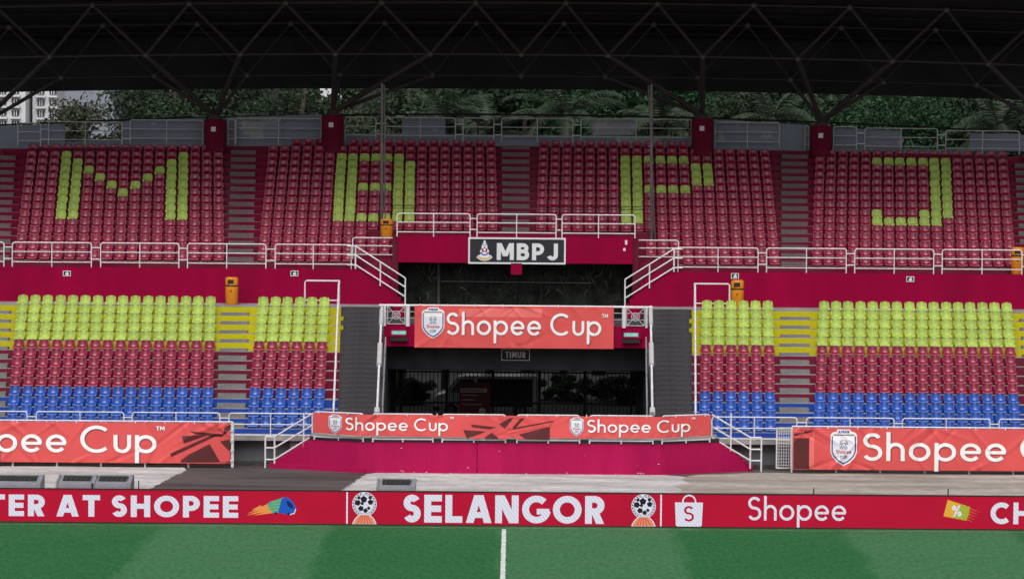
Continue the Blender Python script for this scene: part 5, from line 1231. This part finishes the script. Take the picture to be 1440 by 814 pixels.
# van parked behind the gate, seen from its side
def van():
    Yv = 26.0; X0 = XP(611, Yv, 1); Xe = XP(757, Yv, 1); L_ = Xe - X0; zr_ = ZP(690, 527, Yv)
    t = thing('parked_van', 'white van parked beyond the gate behind the entrance', 'van', ((X0 + Xe) / 2, Yv, 0))
    pr_ = [(0, .35), (0, .80), (.10, .98), (.55, 1.10), (1.05, zr_ - .08), (1.35, zr_), (L_ - .1, zr_), (L_, zr_ - .15), (L_, .35)]
    bd = MB().prism([(X0 + a, c) for a, c in pr_], Yv - .85, Yv + .85).build('body', 'van_white', t)
    MB().prism([(X0 + a, c) for a, c in ((.72, 1.12), (1.14, zr_ - .16), (1.75, zr_ - .16), (1.75, 1.12))], Yv - .862, Yv - .845).build('side_window', 'van_glass', t)
    MB().prism([(X0 + a, c) for a, c in ((1.95, .5), (L_ - .25, .5), (L_ - .25, zr_ - .12), (1.95, zr_ - .12))], Yv - .862, Yv - .845).build('side_panel', 'van_dark', t)
    MB().prism([(X0 + .555, 1.115), (X0 + 1.04, zr_ - .10), (X0 + 1.0, zr_ - .09), (X0 + .50, 1.115)], Yv - .75, Yv + .75).build('windscreen', 'van_glass', t)
    o = MB().box(X0 + .5, X0 + .62, Yv - 1.0, Yv - .86, 1.10, 1.28).build('mirror', 'van_dark', t)
    MB().box(X0 - .03, X0 + .08, Yv - .8, Yv - .55, .72, .86).build('headlight', 'window_glass', t)
    MB().box(X0 - .05, X0 + .25, Yv - .86, Yv + .86, .30, .48).build('bumper', 'van_dark', t)
    for x in (X0 + .75, Xe - .8):
        wh = MB().tube((x, Yv - .88, .31), (x, Yv - .66, .31), .31, 20).build('wheel', 'van_dark', t); MB().tube((x, Yv - .90, .31), (x, Yv - .87, .31), .18, 14).build('rim', 'case_grey', wh)
van()

# ================================================================== TREES, PALMS, BUILDINGS BEHIND
def leaves(n, cent, rad, size, rng_, flat=.5):
    """n leaf quads scattered through ellipsoidal clumps"""
    c = cent[rng_.integers(0, len(cent), n)]; d = rng_.normal(size=(n, 3)); d /= np.linalg.norm(d, axis=1)[:, None]
    p = c[:, :3] + d * (rng_.random(n) ** .4)[:, None] * (rad * c[:, 3])[:, None] * np.array([1, 1, .75])
    nrm = d * .7 + rng_.normal(size=(n, 3)) * .6 + np.array([0, 0, flat]); nrm /= np.linalg.norm(nrm, axis=1)[:, None]
    a = np.cross(nrm, rng_.normal(size=(n, 3))); a /= np.linalg.norm(a, axis=1)[:, None]; b_ = np.cross(nrm, a)
    s = size * (.6 + .8 * rng_.random(n))[:, None]; l = a * s; w_ = b_ * s * .42
    return np.stack([p - l, p + w_, p + l, p - w_], 1).reshape(-1, 3)
def quads_obj(name, V, m, parent):
    base = WLOC[parent]; n = len(V) // 4; me = bpy.data.meshes.new(name); me.vertices.add(len(V)); me.vertices.foreach_set('co', (V - np.array(base)).ravel())
    me.loops.add(len(V)); me.loops.foreach_set('vertex_index', np.arange(len(V))); me.polygons.add(n); me.polygons.foreach_set('loop_start', np.arange(0, len(V), 4)); me.polygons.foreach_set('loop_total', np.full(n, 4))
    me.materials.append(MATS[m]); me.update(); me.validate(); o = bpy.data.objects.new(name, me); COL.objects.link(o); o.parent = parent; WLOC[o] = base; return o
def tree(px, Y, top, rx, m, label, seed, n=9000, low=5.0, size=.26, dens=26):
    rng_ = np.random.default_rng(seed); X = XP(px, Y, 13); q = random.Random(seed)
    t = thing('tree', label, 'tree', (X, Y, 0), 'trees behind the grandstand')
    hz = (top - low) / 2; cz = (top + low) / 2; cent = []
    for _ in range(dens):
        d = rng_.normal(size=3); d /= np.linalg.norm(d); r = rng_.random() ** .45
        cent.append((X + d[0] * rx * r, Y + d[1] * rx * .7 * r, cz + d[2] * hz * r, .75 + .6 * rng_.random()))
    cent = np.array(cent)
    b = MB(); tr = .16 + .012 * top; b.path([(X + q.uniform(-.2, .2), Y, 0), (X + q.uniform(-.2, .2), Y, low * .6), (X + q.uniform(-.4, .4), Y, cz)], tr, 8)
    for c in cent[:14]:
        b.tube((X, Y, low * .6 + (c[2] - low * .6) * .3), ((X + c[0]) / 2 + q.uniform(-.3, .3), (Y + c[1]) / 2, c[2] - .6), tr * .45, 6, tr * .3); b.tube(((X + c[0]) / 2, (Y + c[1]) / 2, c[2] - .6), tuple(c[:3]), tr * .3, 5, .03)
    b.build('trunk', 'bark', t, True, fix=False)
    quads_obj('crown', leaves(n, cent, min(rx, hz) * .42, size, rng_), m, t)
def palm(px, Y, h, label, seed, nf=18, L_=3.2):
    q = random.Random(seed); X = XP(px, Y, h); t = thing('palm_tree', label, 'palm', (X, Y, 0), 'palms behind the grandstand'); V = []
    b = MB(); b.path([(X, Y, 0), (X + .1, Y, h * .5), (X, Y, h)], .2, 8); b.build('trunk', 'bark', t, True)
    rb = MB()
    for k in range(nf):
        az = 2 * math.pi * k / nf + q.uniform(-.2, .2); el = R(q.uniform(5, 75)); pts = []; p = Vector((X, Y, h)); d = Vector((math.cos(az) * math.cos(el), math.sin(az) * math.cos(el), math.sin(el)))
        for s in range(13):
            pts.append(p.copy()); p = p + d * (L_ / 12); d = (d + Vector((0, 0, -.13))).normalized()
        rb.path(pts, .025, 4)
        for s in range(1, 13):
            dr = (pts[s] - pts[s - 1]).normalized(); sd_ = dr.cross(Vector((0, 0, 1))); sd_ = sd_.normalized() if sd_.length > .01 else Vector((1, 0, 0))
            for f in (0, .33, .66):
                pp_ = pts[s - 1].lerp(pts[s], f)
                for sg in (-1, 1):
                    ll = .75 * (1 - abs(s - 5) / 13) ; tip = pp_ + sd_ * sg * ll * .8 + dr * ll * .55 + Vector((0, 0, -ll * q.uniform(.25, .6)))
                    wv = dr * .035; V += [tuple(pp_ - wv), tuple(pp_ + wv), tuple(tip + wv * .2), tuple(tip - wv * .2)]
    rb.build('frond_ribs', 'palm_leaf', t, fix=False); quads_obj('fronds', np.array(V), 'palm_leaf', t)
TREES = [
 (235, 52, 17.5, 4.2, 'leaf_grey', 'broad grey green tree behind the left lettered block', 9000),
 (330, 55, 18.0, 3.6, 'leaf_deep', 'deep green tree behind the leftmost visible pillar', 9000),
 (405, 48, 17.0, 3.0, 'leaf_grey', 'thin branching tree between the two left pillars', 3200),
 (462, 64, 15.2, 1.8, 'leaf_deep', 'thin tree behind the second pillar', 2600),
 (496, 66, 16.8, 2.2, 'leaf_grey', 'slim tree right of the second pillar', 5000),
 (434, 62, 16.6, 1.8, 'leaf_deep', 'slim dark tree left of the second pillar', 4000),
 (112, 75, 14.3, 2.6, 'leaf_olive', 'olive tree under the grey building on the left', 6000),
 (40, 70, 14.3, 1.3, 'leaf_deep', 'small dark tree before the white apartment building', 4000),
 (272, 70, 16.0, 4.0, 'leaf_deep', 'dark tree further back behind the left block', 6000),
 (565, 50, 17.0, 3.4, 'leaf_grey', 'grey green tree right of the left tall pole', 8000),
 (505, 62, 14.6, 2.6, 'leaf_olive', 'low olive tree left of the left tall pole', 4500),
 (640, 60, 18.0, 4.0, 'leaf_deep', 'dark tree behind the palm left of centre', 9000),
 (745, 58, 18.5, 4.2, 'leaf_deep', 'dark tree behind the centre aisle', 9000),
 (850, 56, 18.0, 3.8, 'leaf_fresh', 'fresh green tree behind the peeled panel', 9000),
 (945, 50, 17.0, 3.2, 'leaf_fresh', 'fresh green tree behind the right tall pole', 8500),
 (1040, 47, 16.6, 3.4, 'leaf_grey', 'grey leaved tree right of the third pillar', 8500),
 (1110, 52, 16.8, 3.2, 'leaf_deep', 'deep green tree left of the fourth pillar', 8500),
 (1190, 45, 15.4, 2.8, 'leaf_fresh', 'bright green tree right of the fourth pillar', 8500),
 (1275, 44, 14.6, 3.0, 'leaf_fresh', 'rounded green tree above the right lettered block', 8500),
 (1375, 56, 17.5, 4.2, 'leaf_deep', 'dark tree at the right behind the palm', 8500),
 (1470, 50, 16.5, 3.6, 'leaf_grey', 'grey green tree at the far right edge', 6000),
 (1230, 66, 18.5, 5.0, 'leaf_deep', 'tall dark tree far behind the right block', 8000),
 (690, 80, 19.5, 5.0, 'leaf_grey', 'tall grey green tree far behind the centre', 8000),
 (900, 82, 20.0, 5.5, 'leaf_deep', 'tall dark tree far behind the right tall pole', 8000),
 (1060, 80, 20.0, 5.5, 'leaf_deep', 'tall dark tree far behind the third pillar', 8000),
]
for k, (px, Y, top, rx, m, lab, n) in enumerate(TREES): tree(px, Y, top, rx, m, lab, 100 + k, int(n * 2.3), low=7.0 if k not in (2,) else 8.0, size=.15 if Y > 48 else .115, dens=44 if n > 5000 else 24)
palm(628, 44, 13.0, 'pale palm left of centre behind the rear rail', 1, 20, 3.0)
palm(690, 42, 12.5, 'pale palm at centre behind the rear rail', 6, 20, 2.8)
palm(795, 43, 13.6, 'large palm right of centre with arching fronds', 2, 22, 3.6)
palm(930, 42, 12.9, 'palm beside the right tall pole', 3, 18, 2.6)
palm(1405, 40, 12.8, 'palm behind the hoarding at the right edge', 4, 22, 3.2)
palm(1085, 44, 13.4, 'palm between the two right pillars', 5, 18, 3.0)
# low shrubs seen through the gate
for k, (px, Y, top, rx) in enumerate(((575, 33, 1.3, 1.8), (800, 36, 1.2, 3.0), (880, 34, 1.5, 2.0))):
    tree(px, Y, top, rx, 'leaf_grey', 'low shrub beyond the entrance gate, %s from the left' % ORD[k], 300 + k, 5000, low=.05, size=.11)
def building(name, label, px0, px1, ztop, Y, m, cols, rows, py0, dpy, wpx, hpx):
    X0, X1 = XP(px0, Y, 25), XP(px1, Y, 25); t = thing(name, label, 'building', ((X0 + X1) / 2, Y, 0))
    MB().box(X0, X1, Y, Y + 14, 0, ztop).build('wall', m, t)
    for c in cols:
        for r in range(rows):
            xa_, z1_ = U(c, py0 + dpy * r, Y); xb_, z0_ = U(c + wpx, py0 + dpy * r + hpx, Y)
            wn = MB().box(xa_, xb_, Y - .25, Y - .002, z0_, z1_).build('window', 'window_glass', t)
            for f in (.33, .66): MB().box(xa_ + (xb_ - xa_) * f - .06, xa_ + (xb_ - xa_) * f + .06, Y - .32, Y - .255, z0_, z1_).build('mullion', m, wn)
            MB().box(xa_ - .2, xb_ + .2, Y - .8, Y - .002, z0_ - .5, z0_ - .2).build('sill', m, wn)
building('apartment_building', 'white apartment building with dark windows at the far left', -60, 36, 40, 420, 'building_white', (-40, -18, -1, 17), 5, 124, 15.5, 10, 8)
building('apartment_building', 'white apartment wing with a window column beside the grey building', 46, 76, 38, 424, 'building_white', (53, 70), 4, 125, 15.5, 9.5, 8)
building('tower_building', 'plain blue grey building behind the left trees', 77, 160, 42, 470, 'building_grey', (), 0, 0, 0, 0, 0)
building('apartment_building', 'pale building far behind the second pillar', 450, 482, 36, 450, 'building_white', (455, 468), 2, 136, 16, 9, 8)
